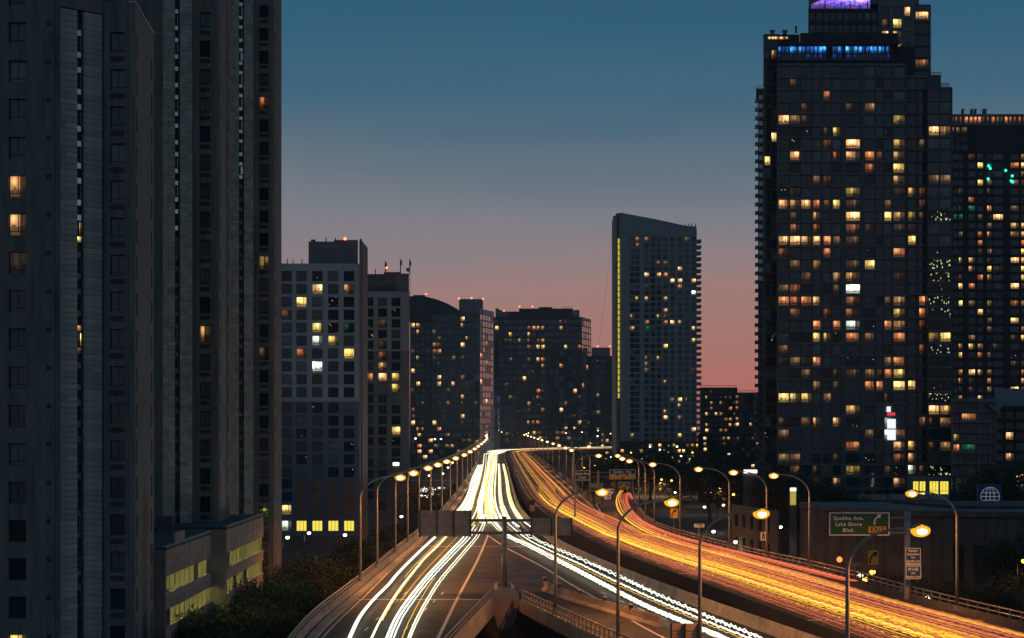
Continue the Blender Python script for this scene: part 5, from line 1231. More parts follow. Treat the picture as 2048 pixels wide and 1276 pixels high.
# ------------------------------------------------------------------ front facing signs
def board(parent, x0, x1, y0, y1, d, face, border=None, bw=.08, name='board'):
    b = MB(); b.box(WX(x0, d), WX(x1, d), d, d+.06, WZ(y1, d), WZ(y0, d)); obj(name, b, face, parent)
    if border:
        b = MB(); a, c, e, g = WX(x0, d), WX(x1, d), WZ(y1, d), WZ(y0, d); y_ = d-.012
        for q in ((a, c, e, e+bw), (a, c, g-bw, g), (a, a+bw, e+bw, g-bw), (c-bw, c, e+bw, g-bw)): b.box(q[0], q[1], y_, d-.002, q[2], q[3])
        obj('border', b, border, parent)
def T_(s, px_h, x, y, d, m, parent, align='CENTER', spacing=1.0):
    return text(s, px_h*d/F*1.38, m, parent, (WX(x, d), d-.02, WZ(y, d)), 0, align, spacing=spacing)
def arrow_up_right(parent, x, y, s, d, m):
    """arrow that rises then bends right; s = height in photograph pixels"""
    k = s*d/F; b = MB(); cx, cz = WX(x, d), WZ(y, d); y_ = d-.025
    P = [(-.32, -.5), (-.32, -.15), (-.24, .1), (-.05, .27), (.12, .38)]
    for i in range(len(P)-1):
        (a, c), (e, g) = P[i], P[i+1]; dx, dz = e-a, g-c; l = math.hypot(dx, dz); nx_, nz_ = -dz/l*.085, dx/l*.085
        b.quad((cx+(a+nx_)*k, y_-.0004*i, cz+(c+nz_)*k), (cx+(e+nx_)*k, y_-.0004*i, cz+(g+nz_)*k), (cx+(e-nx_)*k, y_-.0004*i, cz+(g-nz_)*k), (cx+(a-nx_)*k, y_-.0004*i, cz+(c-nz_)*k))
    n = len(b.v); b.v += [(cx+.42*k, y_-.003, cz+.56*k), (cx-.08*k, y_-.003, cz+.56*k), (cx+.22*k, y_-.003, cz+.10*k)]; b.f.append((n, n+1, n+2)); b.m.append(0)
    obj('arrow', b, m, parent)
d = 197
g_ = thing('sign_post', 'tall round brown post with two arms carrying the green exit sign', 'post', (WX(1817, d), d+.5, 0))
b = MB(); b.tube([(WX(1817, d), d+.6, 0), (WX(1817, d), d+.6, WZ(1024, d))], .36, 10); obj('post', b, M['steel'], g_, smooth=True)
for y in (1036, 1066): b = MB(); z = WZ(y, d); b.tube([(WX(1700, d), d+.3, z), (WX(1815, d), d+.3, z)], .13, 6); obj('arm', b, M['steel'], g_)
s = thing('road_sign', 'large green exit sign with bent arrow and yellow EXIT plate at the right', 'road sign', (WX(1718, d), d, WZ(1071, d)))
board(s, 1658.5, 1779, 1025, 1071, d, M['green_sign'], M['sign_white'], .1)
for tx, y, x in (('Spadina Ave.', 1036.5, 1697), ('Lake Shore', 1048.5, 1697), ('Blvd.', 1060.5, 1697)): T_(tx, 7.6, x, y, d, M['sign_white'], s, spacing=1.12)
arrow_up_right(s, 1755, 1039.5, 19, d, M['sign_white'])
board(s, 1736, 1773, 1052, 1066, d-.03, M['yellow_sign'], M['black'], .04, 'exit_plate'); T_('EXIT', 8.6, 1754.5, 1059.2, d-.04, M['black'], s, spacing=1.15)
s = thing('road_sign', "blue and white double sign for Ripley's Aquarium and Chinatown on the sign post", 'road sign', (WX(1826, d), d, WZ(1158, d)))
d = 196; board(s, 1811, 1841.5, 1096, 1127, d, M['blue_sign'], M['sign_white'], .06); board(s, 1811.5, 1842, 1128, 1158, d, M['blue_sign'], M['sign_white'], .06)
for tx, y, hh in (("Ripley's", 1101.5, 4.6), ('Aquarium', 1108.3, 4.6), ('VIA', 1115.4, 4), ('Spadina Av', 1122, 4.4), ('Chinatown', 1131.5, 4.4), ('唐人街', 1139, 5), ('VIA', 1146.5, 4), ('Spadina Ave', 1153.3, 4.1)):
    T_(tx, hh, 1826.3, y, d, M['sign_white'], s)
def arrow_sign(x0, x1, y0, y1, d, lab):
    s = thing('warning_sign', lab, 'road sign', (WX((x0+x1)/2, d), d, 0)); board(s, x0, x1, y0, y1, d, M['yellow_sign'], None)
    arrow_up_right(s, (x0+x1)/2, (y0+y1)/2+.5, (y1-y0)*.72, d, M['black'])
    b = MB(); x = WX((x0+x1)/2, d); b.tube([(x, d+.12, 0 if d > 200 else 10), (x, d+.12, WZ(y0+2, d))], .06, 6); obj('post', b, M['steel'], s)
arrow_sign(1341, 1355.5, 1017, 1036, 315, 'square amber sign with a black bent arrow standing before the dark curve')
arrow_sign(1737, 1757, 1101, 1130, 222, 'brownish amber bent arrow sign behind the largest lamp pole')
# mid distance gantry and its signs
d = 471; t = thing('sign_gantry', 'far steel gantry post with twin chords above the yellow crash cushion', 'gantry', (WX(1197, d), d, 10))
b = MB(); b.tube([(WX(1197, d), d, 9), (WX(1197, d), d, WZ(941, d))], .35, 8); obj('post', b, M['steel'], t)
for y in (945, 954): b = MB(); b.tube([(WX(1150, d), d+.5, WZ(y, d)), (WX(1268, d), d+.5, WZ(y, d))], .16, 6); obj('chord', b, M['steel'], t)
s = thing('road_sign', 'green distance sign reading Dunn Ave. 3 km', 'road sign', (WX(1164, d), d, WZ(960, d))); board(s, 1149, 1180, 941, 960.5, d, M['green_sign'], M['sign_white'], .13)
T_('Dunn Ave.', 5.2, 1164.5, 947.3, d, M['sign_white'], s); T_('3 km', 5.2, 1164.5, 954.8, d, M['sign_white'], s)
s = thing('road_sign', 'wide green sign with yellow base and down arrow hanging over the slip lane', 'road sign', (WX(1245, d), d, WZ(957, d))); board(s, 1219, 1271.5, 939, 952.4, d, M['green_sign'], M['sign_white'], .1); board(s, 1219, 1271.5, 952.6, 958.5, d, M['yellow_sign'], None, name='lane_plate')
T_('Spadina  Ave.', 4.9, 1245, 943.6, d, M['sign_white'], s); T_('Lake  Shore  Blvd.', 4.9, 1245, 949.3, d, M['sign_white'], s); T_('↓', 6, 1245, 955.4, d, M['black'], s)
d = 520; s = thing('road_sign', 'small green and yellow Lake Shore Blvd sign below the wide lane sign', 'road sign', (WX(1248, d), d, 5)); board(s, 1236.5, 1259.5, 963.5, 972, d, M['green_sign'], M['sign_white'], .1); board(s, 1236.5, 1259.5, 972.2, 977, d, M['yellow_sign'], None, name='lane_plate')
T_('Lake Shore', 3.3, 1248, 966.2, d, M['sign_white'], s); T_('Blvd', 3.3, 1248, 969.8, d, M['sign_white'], s); T_('↘', 4, 1248, 974.6, d, M['black'], s)
b = MB(); b.tube([(WX(1262, d), d+.3, 5), (WX(1262, d), d+.3, WZ(963, d))], .15, 6); b.box(WX(1248, d), WX(1262, d), d+.2, d+.35, WZ(966, d), WZ(965, d)); obj('post', b, M['steel'], s)
d = 500; s = thing('road_sign', 'small brownish Spadina Ave sign with amber lower half behind the far gantry post', 'road sign', (WX(1193, d), d, 5)); board(s, 1181, 1205.5, 967, 972, d, M['tan_metal'], M['sign_white'], .08); board(s, 1181, 1205.5, 972.2, 976.5, d, M['yellow_sign'], None, name='lane_plate'); T_('Spadina Ave', 3.2, 1193, 969.5, d, M['sign_white'], s)
for x in (1190, 1206): b = MB(); b.tube([(WX(x, d), d+.2, 9), (WX(x, d), d+.2, WZ(960, d))], .1, 5); obj('post', b, M['steel'], s)
d = 455; s = thing('information_board', 'pale blue and white information board right of the crash cushion', 'road sign', (WX(1218, d), d, 10)); board(s, 1207.5, 1228, 976.5, 1000, d, M['sign_white'], M['blue_sign'], .12)
for q in ((1209.5, 1214, 979, 983), (1222, 1226, 979, 983), (1222.5, 1227, 987, 999), (1209.5, 1213, 988, 990)): b = MB(); b.box(WX(q[0], d), WX(q[1], d), d-.03, d-.005, WZ(q[3], d), WZ(q[2], d)); obj('blue_panel', b, M['blue_sign'], s)
for i in range(6): b = MB(); b.box(WX(1214, d), WX(1221.5-(i % 2)*2, d), d-.03, d-.005, WZ(981.5+i*3, d), WZ(980.5+i*3, d)); obj('text_line', b, M['blue_sign'], s)
b = MB(); b.tube([(WX(1218, d), d+.2, 10), (WX(1218, d), d+.2, WZ(978, d))], .09, 6); obj('post', b, M['steel'], s)
d = 520; s = thing('warning_sign', 'small amber diamond warning sign left of the Lake Shore sign', 'road sign', (WX(1226, d), d, 10)); b = MB(); cx, cz, r = WX(1226.2, d), WZ(968, d), 4.6*d/F
b.v = [(cx, d, cz-r), (cx+r, d, cz), (cx, d, cz+r), (cx-r, d, cz), (cx, d+.05, cz-r), (cx+r, d+.05, cz), (cx, d+.05, cz+r), (cx-r, d+.05, cz)]; b.f = [(0, 1, 2, 3), (7, 6, 5, 4)]+[(i, 4+i, 4+(i+1) % 4, (i+1) % 4) for i in range(4)]; b.m = [0]*6; obj('board', b, M['yellow_sign'], s)
b = MB(); b.box(cx-.3, cx+.3, d-.02, d-.003, cz-.12, cz+.12); obj('symbol', b, M['black'], s); b = MB(); b.tube([(cx, d+.1, 10), (cx, d+.1, cz)], .06, 5); obj('post', b, M['steel'], s)
# yellow crash cushion at the gore
d = 438; t = thing('crash_cushion', 'yellow and black chevron crash cushion at the tip of the slip lane split', 'crash cushion', (WX(1197, d), d, 10)); cx = WX(1197, d)
for i in range(4):
    b = MB(); b.box(cx-.55-.12*i, cx+.55+.12*i, d+.4+i*1.1, d+1.4+i*1.1, 10.05, 11.0+.12*i); obj('cushion_segment', b, M['concd'], t)
b = MB(); b.box(cx-.6, cx+.6, d, d+.36, 10.05, 11.5); obj('nose', b, M['yellow_sign'], t)
for i in range(3):
    b = MB(); z = 10.35+i*.38
    for sg in (-1, 1): b.quad((cx, d-.01, z+.2), (cx+sg*.5, d-.01, z-.02), (cx+sg*.5, d-.01, z+.12), (cx, d-.01, z+.34)) if sg < 0 else b.quad((cx, d-.011, z+.34), (cx+.5, d-.011, z+.12), (cx+.5, d-.011, z-.02), (cx, d-.011, z+.2))
    obj('chevron', b, M['black'], t)
# street name and small signs
for (x0, x1, y0, y1, d, tx, face, lab) in ((1388, 1408.5, 1047.5, 1055, 262, 'Rees St', 'green_sign', 'small dark street name sign reading Rees St above the right railing'), (1699, 1722.5, 1126, 1131.8, 232, 'Rees St', 'blue_sign', 'small blue street name sign right of the red lamp')):
    s = thing('street_sign', lab, 'street sign', (WX(x0, d), d, 0)); board(s, x0, x1, y0, y1, d, M[face], M['sign_white'], .04); T_(tx, (y1-y0)*.62, (x0+x1)/2, (y0+y1)/2, d, M['sign_white'], s)
    b = MB(); b.tube([(WX((x0+x1)/2, d), d+.1, 0), (WX((x0+x1)/2, d), d+.1, WZ(y0+1, d))], .06, 5); obj('post', b, M['steel'], s)
d = 250.5; s = thing('pictogram_sign', 'small black and white pictogram sign on the pole beside the right railing', 'road sign', (WX(1526, d), d, 20)); board(s, 1520.5, 1532.5, 1063.5, 1082, d, M['sign_white'], M['black'], .05)
b = MB()
for q in ((1525, 1528, 1066, 1070), (1524, 1530, 1070.5, 1073), (1524.5, 1526.5, 1073.5, 1079.5), (1527.5, 1529.5, 1073.5, 1078)): b.box(WX(q[0], d), WX(q[1], d), d-.03, d-.005, WZ(q[3], d), WZ(q[2], d))
obj('pictogram', b, M['black'], s)
d = 392; s = thing('route_marker', 'small brown panel with white marks beside the tail light lanes', 'road sign', (WX(1064, d), d, 10)); board(s, 1059, 1069.5, 1000, 1010.5, d, M['dsteel'], None); board(s, 1059, 1069.5, 1010.7, 1022.5, d, M['tan_metal'], None, name='lower_panel')
for xx in (1061.3, 1066.3): b = MB(); b.box(WX(xx-1.6, d), WX(xx+1.6, d), d-.03, d-.004, WZ(1006.5, d), WZ(1001, d)); obj('number_plate', b, M['black'], s)
b = MB(); b.tube([(WX(1064, d), d+.12, 8), (WX(1064, d), d+.12, WZ(1002, d))], .07, 5); obj('post', b, M['steel'], s)
# bright shop signs and lit kiosks in the distance
M['ad'] = emit('lit_sign_box', (1, .95, .8), 3, 'NONE')
for i, (x0, x1, y0, y1, d, lab, m) in enumerate(((1488, 1514, 940, 946, 430, 'white and green lit sign box behind the middle lamps', 'ad'), (841, 855, 977, 984, 505, 'white lit shop sign upper of two left of the lamp row', 'ad'), (840, 856, 988, 995, 500, 'white lit shop sign lower of two left of the lamp row', 'ad'), (862, 872, 978, 992, 500, 'warm lit shop window right of the white shop signs', 'ad'), (1581, 1592, 976, 982, 400, 'white top of the yellow lit pillar kiosk', 'ad'), (786, 798, 925, 931, 480, 'small white lit lettering on the roof edge behind the nearest left lamp', 'ad'))):
    t = thing('lit_sign', lab, 'lit sign', (WX(x0, d), d, 0)); b = MB(); b.box(WX(x0, d), WX(x1, d), d, d+.3, WZ(y1, d), WZ(y0, d)); obj('light_box', b, M[m], t)
    b = MB(); b.box(WX(x0, d)-.2, WX(x1, d)+.2, d+.31, d+.6, 0, WZ(y0, d)+.2); obj('backing_wall', b, M['concd'], t)
b = MB(); d = 399.8; b.box(WX(1581, d), WX(1592, d), d, d+1, WZ(1010, d), WZ(983, d)); tag(obj('pillar_kiosk', b, emit('pillar_yellow', (1, .75, .15), .45, 'NONE')), 'yellow lit advertising pillar beyond the railing', 'pillar')
for i, (x, y0, y1, d, m) in enumerate(((1847, 985, 1005, 425, 'ad'), (1642, 978, 1003, 425, 'ad'), (1946, 973, 1010, 400, 'ad'))):
    b = MB(); b.box(WX(x, d)-.12, WX(x, d)+.12, d, d+.2, WZ(y1, d), WZ(y0, d)); tag(obj('light_column', b, M[m]), ['thin white light column just left of the yellow shop front', 'thin white light column on the terrace above the tan office wing', 'thin white light column left of the globe board'][i], 'light column')

# ------------------------------------------------------------------ light streaks of the moving traffic
def trailmat(name, col, s): return emit(name, col, s, 'NONE')
TM = {'w': trailmat('headlight_streak', (1, .93, .66), 1.9), 'c': trailmat('cool_headlight_streak', (.86, 1, .93), 1.5), 'y': trailmat('amber_streak', (1, .56, .03), 1.25),
      'r': trailmat('tail_light_streak', (1, .14, .06), .85), 's': trailmat('salmon_streak', (1, .24, .11), .62), 'o': trailmat('orange_streak', (1, .27, .05), .75), 'g': trailmat('gold_streak', (1, .66, .06), 1.6), 'd': trailmat('faint_red_streak', (.8, .17, .10), .30)}
TK = list(TM)
def cr(P, sub=8):
    P = [Vector(p) for p in P]; out = []
    for i in range(len(P)-1):
        p0 = P[max(i-1, 0)]; p1 = P[i]; p2 = P[i+1]; p3 = P[min(i+2, len(P)-1)]
        for k in range(sub):
            s_ = k/sub; out.append(.5*((2*p1)+(-p0+p2)*s_+(2*p0-5*p1+4*p2-p3)*s_**2+(-p0+3*p1-3*p2+p3)*s_**3))
    out.append(P[-1]); return out
def pxtrail(pts, h=.7):
    return [Vector((WX(x, F*(18-h)/(y-HY)), F*(18-h)/(y-HY), DZ+h)) for x, y in pts]
def wob(P, amp, wl, ph):
    """re-sample finely and add the road shake of a long exposure"""
    out = []; acc = 0
    for i in range(len(P)-1):
        a, b = P[i], P[i+1]; L_ = (b-a).length; st_ = max(1, int(L_/max(.7, a.y*.004))) if amp else 1
        for k in range(st_):
            q = a+(b-a)*(k/st_); s_ = acc+L_*k/st_; out.append(q+Vector((0, 0, amp*(math.sin(2*math.pi*s_/wl+ph)+.5*math.sin(2*math.pi*s_/(wl*2.3)+ph*2)))))
        acc += L_
    out.append(P[-1]); return out
farw = lambda f: [Vector((*farpt(f, i), DZ+.7)) for i in range(1, 5)]
ST = thing('x', 'x', 'x'); bpy.data.objects.remove(ST)
def streak(name, tubes, label=None, grp=None, stuff=False):
    mb = MB()
    for (P, r, k, wlamp) in tubes:
        Q = wob(P, *wlamp) if wlamp else P
        mb.tube(Q, r, 5 if r > .1 else 4, TK.index(k))
    o = obj(name, mb, [TM[k] for k in TK], smooth=True)
    if stuff: o['kind'] = 'stuff'
    else: tag(o, label, 'light streak', grp)
    return o
A1 = [(690, 1290), (697, 1276), (718, 1233), (746, 1198), (776, 1168), (797, 1143), (838, 1102), (865, 1077), (897, 1048)]
A2 = [(735, 1290), (743, 1276), (759, 1243), (781, 1205), (802, 1174), (824, 1146), (848, 1117), (866, 1100), (890, 1075), (912, 1050)]
A3 = [(766, 1290), (773, 1276), (788, 1241), (810, 1206), (843, 1164), (864, 1140), (884, 1119), (902, 1100), (926, 1075), (943, 1050)]
A4 = [(810, 1290), (816, 1276), (827, 1249), (843, 1217), (867, 1176), (882, 1155), (898, 1136), (929, 1100), (952, 1072), (965, 1048), (972, 1020)]
g1 = 'white headlight streaks on the left ramp'
streak('light_streak', [(cr(pxtrail(A1)), .10, 'c', None), (cr(pxtrail([(x+4, y) for x, y in A1])), .08, 'w', None), (cr(pxtrail([(x+34, y-14) for x, y in A1[4:]])), .04, 'y', (.03, 1.2, 0))], 'leftmost white headlight streak on the left ramp', g1)
streak('light_streak', [(cr(pxtrail(A2)), .10, 'w', None), (cr(pxtrail([(x+5, y-2) for x, y in A2[2:]])), .05, 'g', (.04, 1.0, 1))], 'second white headlight streak from the left on the left ramp', g1)
streak('light_streak', [(cr(pxtrail(A3)), .11, 'c', None), (cr(pxtrail([(x+7, y) for x, y in A3])), .09, 'w', (.03, .9, 0)), (cr(pxtrail([(x+14, y) for x, y in A3])), .07, 'c', (.04, .9, 0)), (cr(pxtrail([(x-9, y-4) for x, y in A3[3:]])), .035, 'y', None)], 'widest white headlight streak in the middle of the left ramp', g1)
streak('light_streak', [(cr(pxtrail(A4)), .07, 'w', (.02, .9, 0)), (cr(pxtrail([(x+4, y+2) for x, y in A4])), .05, 'w', (.03, .9, 2)), (cr(pxtrail([(x-12, y) for x, y in A4[:6]])), .035, 'y', (.03, .9, 2))], 'rightmost thin white headlight streak on the left ramp', g1)
Bb1 = [(975, 1024), (987, 1043), (1014, 1069), (1050, 1086), (1083, 1103), (1150, 1137), (1228, 1178), (1300, 1214), (1398, 1254), (1460, 1280), (1500, 1297)]
Bb2 = [(1000, 1028), (1012, 1043), (1052, 1076), (1100, 1101), (1160, 1128), (1228, 1161), (1300, 1194), (1398, 1236), (1498, 1276), (1560, 1300)]
Bz = [(1012, 1030), (1042, 1064), (1089, 1088), (1150, 1114), (1228, 1149), (1300, 1183), (1398, 1226), (1500, 1268), (1560, 1292)]
g2 = 'white headlight streaks on the right branch'
streak('light_streak', [(cr(pxtrail(Bb1)), .13, 'w', (.03, 1.4, 0)), (cr(pxtrail([(x+4, y) for x, y in Bb1])), .09, 'c', (.04, 1.4, 1)), (cr(pxtrail([(x-3, y+3) for x, y in Bb1])), .06, 'w', (.05, 1.4, 2))], 'lower thick white headlight streak sweeping right below the gantry', g2)
streak('light_streak', [(cr(pxtrail(Bb2)), .08, 'w', (.06, 1.8, 0)), (cr(pxtrail([(x-4, y+4) for x, y in Bb2])), .03, 'y', (.06, 1.8, 0))], 'middle white headlight streak sweeping right below the gantry', g2)
streak('light_streak', [(cr(pxtrail(Bz)), .07, 'c', (.11, 1.6, 0)), (cr(pxtrail([(x+7, y) for x, y in Bz[1:]])), .04, 'w', (.11, 1.6, 1.5))], 'upper zigzag white headlight streak sweeping right below the gantry', g2)
streak('light_streak', [(cr(pxtrail([(1008, 1012), (1020, 1038), (1038, 1053)])), .12, 'w', None)], 'short white headlight stub beside the gantry post', g2)
streak('light_streak', [(cr(pxtrail([(1025, 1012), (1042, 1037), (1061, 1053)])), .12, 'w', None)], 'short white headlight stub nearest the tan median wall', g2)
# merged, overexposed streaks further up: nobody could count them
RT = random.Random(5); tubes = []
def trunk(pts, n, spread, far_f, r=(.10, .2), ks='wwgcw'):
    for i in range(n):
        j = RT.uniform(-1, 1); P = pxtrail(pts, RT.uniform(.55, .95)); P = [p+Vector((j*spread, 0, 0)) for p in P]
        tubes.append((cr(P, 5)+([Vector((q.x+j*spread, q.y, q.z)) for q in farw(far_f)] if far_f else []), RT.uniform(*r), RT.choice(ks), None))
trunk([(897, 1048), (918, 1028), (934, 1008), (944, 985), (951, 955), (961, 930)], 6, 1.0, None)
trunk([(915, 1050), (934, 1030), (941, 1010), (951, 985), (958, 955), (965, 930)], 5, .8, None)
trunk([(971, 1045), (965, 1020), (969, 985), (976, 955), (979, 930), (981, 908)], 9, 1.0, .22, (.09, .2))
trunk([(987, 1043), (979, 1015), (977, 985), (981, 955), (986, 930), (988, 908)], 9, 1.0, .3, (.09, .2))
trunk([(997, 1040), (987, 1015), (984, 985), (987, 955), (990, 930), (992, 908)], 5, .7, .36, (.09, .2))
trunk([(1015, 1038), (1006, 1015), (1001, 985), (1000, 955), (998, 928)], 6, .5, None)
trunk([(1040, 1037), (1024, 1012), (1016, 985), (1012, 955), (1006, 928)], 6, .5, None)
trunk([(930, 1048), (945, 1020), (953, 990), (962, 960), (968, 930), (970, 908)], 5, .8, .12, (.08, .14))
trunk([(944, 1050), (953, 1035), (957, 1020), (954, 1005), (960, 985), (966, 960)], 3, .3, None, (.07, .12), 'yyg')
trunk([(992, 1043), (990, 1000), (992, 960), (993, 930)], 3, .4, None, (.06, .1), 'yyg')
for i in range(8): tubes.append(([Vector((*farpt(.1+.04*i, k), DZ+.6)) for k in range(0, 6)], .2, 'w', None))
streak('headlight_streaks', tubes, stuff=True)
# tail light streaks
def pick_col(u, near):
    q = RT.random()
    if u < .14: return RT.choice('rdsd')
    if .16 < u < .46: return 'g' if q < .08 else 'y' if q < .22 else 'o' if q < .6 else 's'
    return 's' if q < .40 else 'o' if q < .66 else 'r' if q < .72 else 'd' if q < .94 else 'y'
tubes = []
lanes = [.09, .22, .36, .5, .64, .78]
def redpt(u, Y, h):
    rl = X('RL', Y)+1.3; rr_near = X('RE', Y)-2.2; rm = X('MR', max(Y, 372))-1.3
    if Y >= 440: rr = rm
    elif Y >= 300: s_ = (Y-300)/140; s_ = s_*s_*(3-2*s_); rr = (X('RE', 300)-2.2+(Y-300)*-.02)*(1-s_)+rm*s_; rr = min(rr, rm+ (1-s_)*6)
    else: rr = rr_near
    return Vector((rl+(rr-rl)*u, Y, DZ+h))
for i in range(125):
    ln = RT.choice(lanes); side = RT.choice((-1, 1)); u0 = ln+side*.034+RT.gauss(0, .024); u1 = RT.choice(lanes) if RT.random() < .12 else ln
    u1 = u1+side*.032+RT.gauss(0, .02); h = RT.uniform(.5, 1.0)
    ya = 108 if RT.random() < .7 else RT.uniform(120, 260); yb = 1270 if RT.random() < .3 else RT.uniform(200, 600)
    if yb < ya+40: yb = ya+60
    if u0 < .13 and RT.random() < .3: continue
    Y = ya; P = []; c = RT.uniform(200, 420); wd = RT.uniform(40, 120)
    while Y < yb:
        s_ = 1/(1+math.exp(-(Y-c)/wd*4)); P.append(redpt(u0+(u1-u0)*s_, Y, h)); Y = Y*1.028+1
    P.append(redpt(u1, yb, h))
    if yb >= 1270: P += [Vector((*farpt(.53+.44*max(0, min(1, u1)), k), DZ+h)) for k in range(1, 5)]
    r = RT.choice((.018, .022, .026, .03, .035, .05))
    k = pick_col(u0, True)
    amp = RT.choice((.01, .02, .03, .045)); tubes.append((P, r, k, (amp, RT.uniform(1.6, 3.2), RT.uniform(0, 6))))
# strong gold band
for i in range(7):
    u = .27+RT.gauss(0, .035); P = []; Y = 108; h = RT.uniform(.6, 1.1)
    while Y < 420+i*20: P.append(redpt(u+.05*math.sin(Y/90), Y, h)); Y = Y*1.028+1
    tubes.append((P, RT.uniform(.04, .08), RT.choice('gyy'), (RT.uniform(.03, .06), 2.4, i)))
for i in range(6):
    u = .62+RT.gauss(0, .05); P = []; Y = RT.uniform(430, 560); h = .7
    while Y < 1250: P.append(redpt(u, Y, h)); Y = Y*1.03+1
    tubes.append((P, RT.uniform(.07, .13), RT.choice('gyyo'), (.02, 3, i)))
# slip lane streaks
SL = [(1244, 981), (1238, 992), (1240, 1008), (1252, 1030), (1290, 1058), (1360, 1085), (1450, 1108), (1560, 1140), (1700, 1180)]
SR = [(1263, 998), (1257, 986), (1249, 992), (1251, 1010), (1275, 1040), (1330, 1066), (1420, 1092), (1540, 1122), (1700, 1162)]
for i in range(22):
    P = pxtrail(SL if i % 2 else SR, RT.uniform(.5, .9)); j = RT.uniform(-.9, .9)
    P = [p+Vector((j*(1 if k > 1 else .5), 0, RT.uniform(-.0, .05))) for k, p in enumerate(P)]
    tubes.append((cr(P, 8), RT.choice((.035, .05, .07)), RT.choice('ssroyr'), (.05, 2.2, i)))
streak('tail_light_streaks', tubes, stuff=True)

# ------------------------------------------------------------------ trees
def crown_mesh(name, seed, n, leaf, m):
    r = random.Random(seed); mb = MB(); cl = [(r.uniform(-.62, .62), r.uniform(-.62, .62), r.uniform(-.5, .72), r.uniform(.22, .42)) for _ in range(26)]
    for i in range(n):
        c = r.choice(cl); v = Vector((r.gauss(0, 1), r.gauss(0, 1), r.gauss(0, 1))).normalized()*c[3]*r.random()**.35
        p = Vector((c[0], c[1], c[2]))+v; a = Vector((r.gauss(0, 1), r.gauss(0, 1), r.gauss(0, .6))).normalized(); b_ = a.cross(Vector((r.gauss(0, 1), r.gauss(0, 1), r.gauss(0, 1)))).normalized()
        l = leaf*r.uniform(.6, 1.3); q = [p-a*l, p+b_*l*.5, p+a*l, p-b_*l*.5]; mb.quad(*[tuple(x) for x in q])
    return mb.mesh(name, [m])
def trunk_mesh(seed):
    r = random.Random(seed); mb = MB(); mb.tube([(0, 0, 0), (.02, .01, .35), (0, .03, .62), (.04, 0, 1.2)], [.055, .042, .03, .01], 7)
    for i in range(6):
        a = i*1.05+r.random(); z = .4+.1*i; mb.tube([(0, 0, z), (.22*math.cos(a), .22*math.sin(a), z+.16), (.45*math.cos(a), .45*math.sin(a), z+.3)], [.024, .014, .005], 5)
    return mb.mesh('trunk', [M['bark']])
CM = [crown_mesh('crown', s_, 7000, .036, M['leaf'] if s_ % 2 else M['leafd']) for s_ in range(3)]; TR_ = [trunk_mesh(s_) for s_ in range(3)]
def tree(x, y, z0, h, w_, label, group, i):
    t = thing('leafy_tree', label, 'tree', (x, y, z0), group)
    o = link('trunk', TR_[i % 3], t, (x, y, z0), i*1.3, (h*.55, h*.55, h*.55)); o = link('crown', CM[i % 3], t, (x, y, z0+h*.58), i*2.1, (w_, w_, h*.46))
spots = [(345, 1212, 160, 4), (385, 1192, 166, 4), (425, 1165, 178, 4.2), (465, 1150, 184, 4.2), (505, 1122, 206, 4.5), (335, 1262, 140, 3.5), (372, 1240, 150, 3.5), (410, 1215, 152, 3.6), (450, 1192, 162, 3.6), (490, 1168, 172, 3.8), (525, 1135, 188, 4), (552, 1098, 215, 4.2), (600, 1100, 222, 4.5), (650, 1106, 232, 4.5), (700, 1096, 262, 5), (565, 1150, 182, 4.5), (625, 1150, 192, 4), (500, 1215, 152, 4), (440, 1240, 142, 4), (735, 1085, 300, 5.5), (560, 1215, 150, 4), (618, 1190, 170, 3.2), (525, 1255, 140, 3.6), (668, 1130, 218, 3.2), (470, 1262, 138, 4), (545, 1180, 165, 4), (590, 1128, 200, 4)]
for i, (px_, py_, d, w_) in enumerate(spots):
    h = WZ(py_, d)/1.09; xx = min(WX(px_, d), X('LE', d)-w_*.75-1); tree(xx, d, 0, h, w_*.85, f'{ordw[i]} dark leafy tree in the mass between the garage and the left ramp', 'dark trees left of the ramp', i)
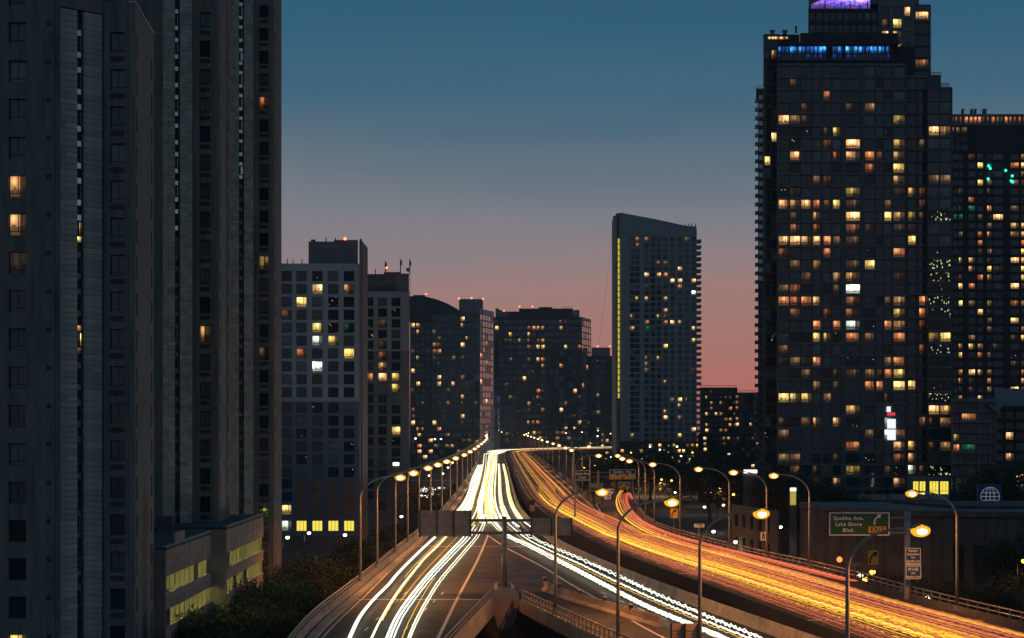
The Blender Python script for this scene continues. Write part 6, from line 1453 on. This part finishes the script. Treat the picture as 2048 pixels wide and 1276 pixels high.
spots = [(1770, 1150, 243, 4), (1800, 1142, 246, 4), (1845, 1158, 236, 4), (1900, 1165, 230, 4), (1960, 1172, 225, 4), (2020, 1165, 225, 4), (2010, 1085, 262, 5), (2045, 1080, 262, 5), (1590, 930, 420, 9), (1560, 950, 410, 8), (1640, 965, 415, 6), (1700, 970, 415, 6), (1930, 968, 395, 4), (1960, 945, 380, 6), (2010, 930, 360, 8), (2050, 925, 360, 9), (1420, 930, 560, 12), (1360, 905, 640, 14), (1300, 900, 700, 14), (1250, 905, 660, 12), (1480, 935, 540, 12), (1440, 905, 650, 12), (1185, 922, 640, 6)]
ow = ordw
for i, (px_, py_, d, w_) in enumerate(spots):
    h = WZ(py_, d); tree(WX(px_, d), d, 0, h, w_, f'{ow[i]} dark tree of those beyond the right railing below the towers', 'dark trees beyond the right railing', i)
for i, (px_, py_, d, w_) in enumerate([(730, 1075, 330, 7), (800, 1060, 370, 7), (840, 1045, 400, 8), (880, 1000, 470, 9), (900, 960, 560, 10), (860, 975, 480, 8)]):
    h = WZ(py_, d); tree(WX(px_, d), d, 0, h, w_, f'{ow[i]} small dark tree at the foot of the apartment blocks behind the lamp poles', 'dark trees behind the lamp poles', i+1)
# hedge, railings at street level
b = MB()
for i in range(40):
    x = 46+i*.9; b.box(x-.03, x+.03, 222, 222.06, 0, 2.2)
b.box(46, 82, 222, 222.08, 2.0, 2.1); b.box(46, 82, 222, 222.08, .3, .4); tag(obj('street_fence', b, M['dsteel']), 'thin dark steel fence along the street at the lower right', 'fence')
# ------------------------------------------------------------------ thin haze volume added to lift the dark tones of the scene
hm = bpy.data.materials.new('tone_lift_haze'); hm.use_nodes = True; t_ = hm.node_tree; t_.nodes.clear()
pv = t_.nodes.new('ShaderNodeVolumePrincipled'); pv.inputs['Color'].default_value = (.85, .9, .95, 1); pv.inputs['Density'].default_value = .00007; pv.inputs['Anisotropy'].default_value = .2
om = t_.nodes.new('ShaderNodeOutputMaterial'); t_.links.new(pv.outputs[0], om.inputs['Volume'])
b = MB(); b.box(-1520, 1520, -170, 2520, -1, 190); tag(obj('tone_lift_haze', b, hm), kind='stuff')
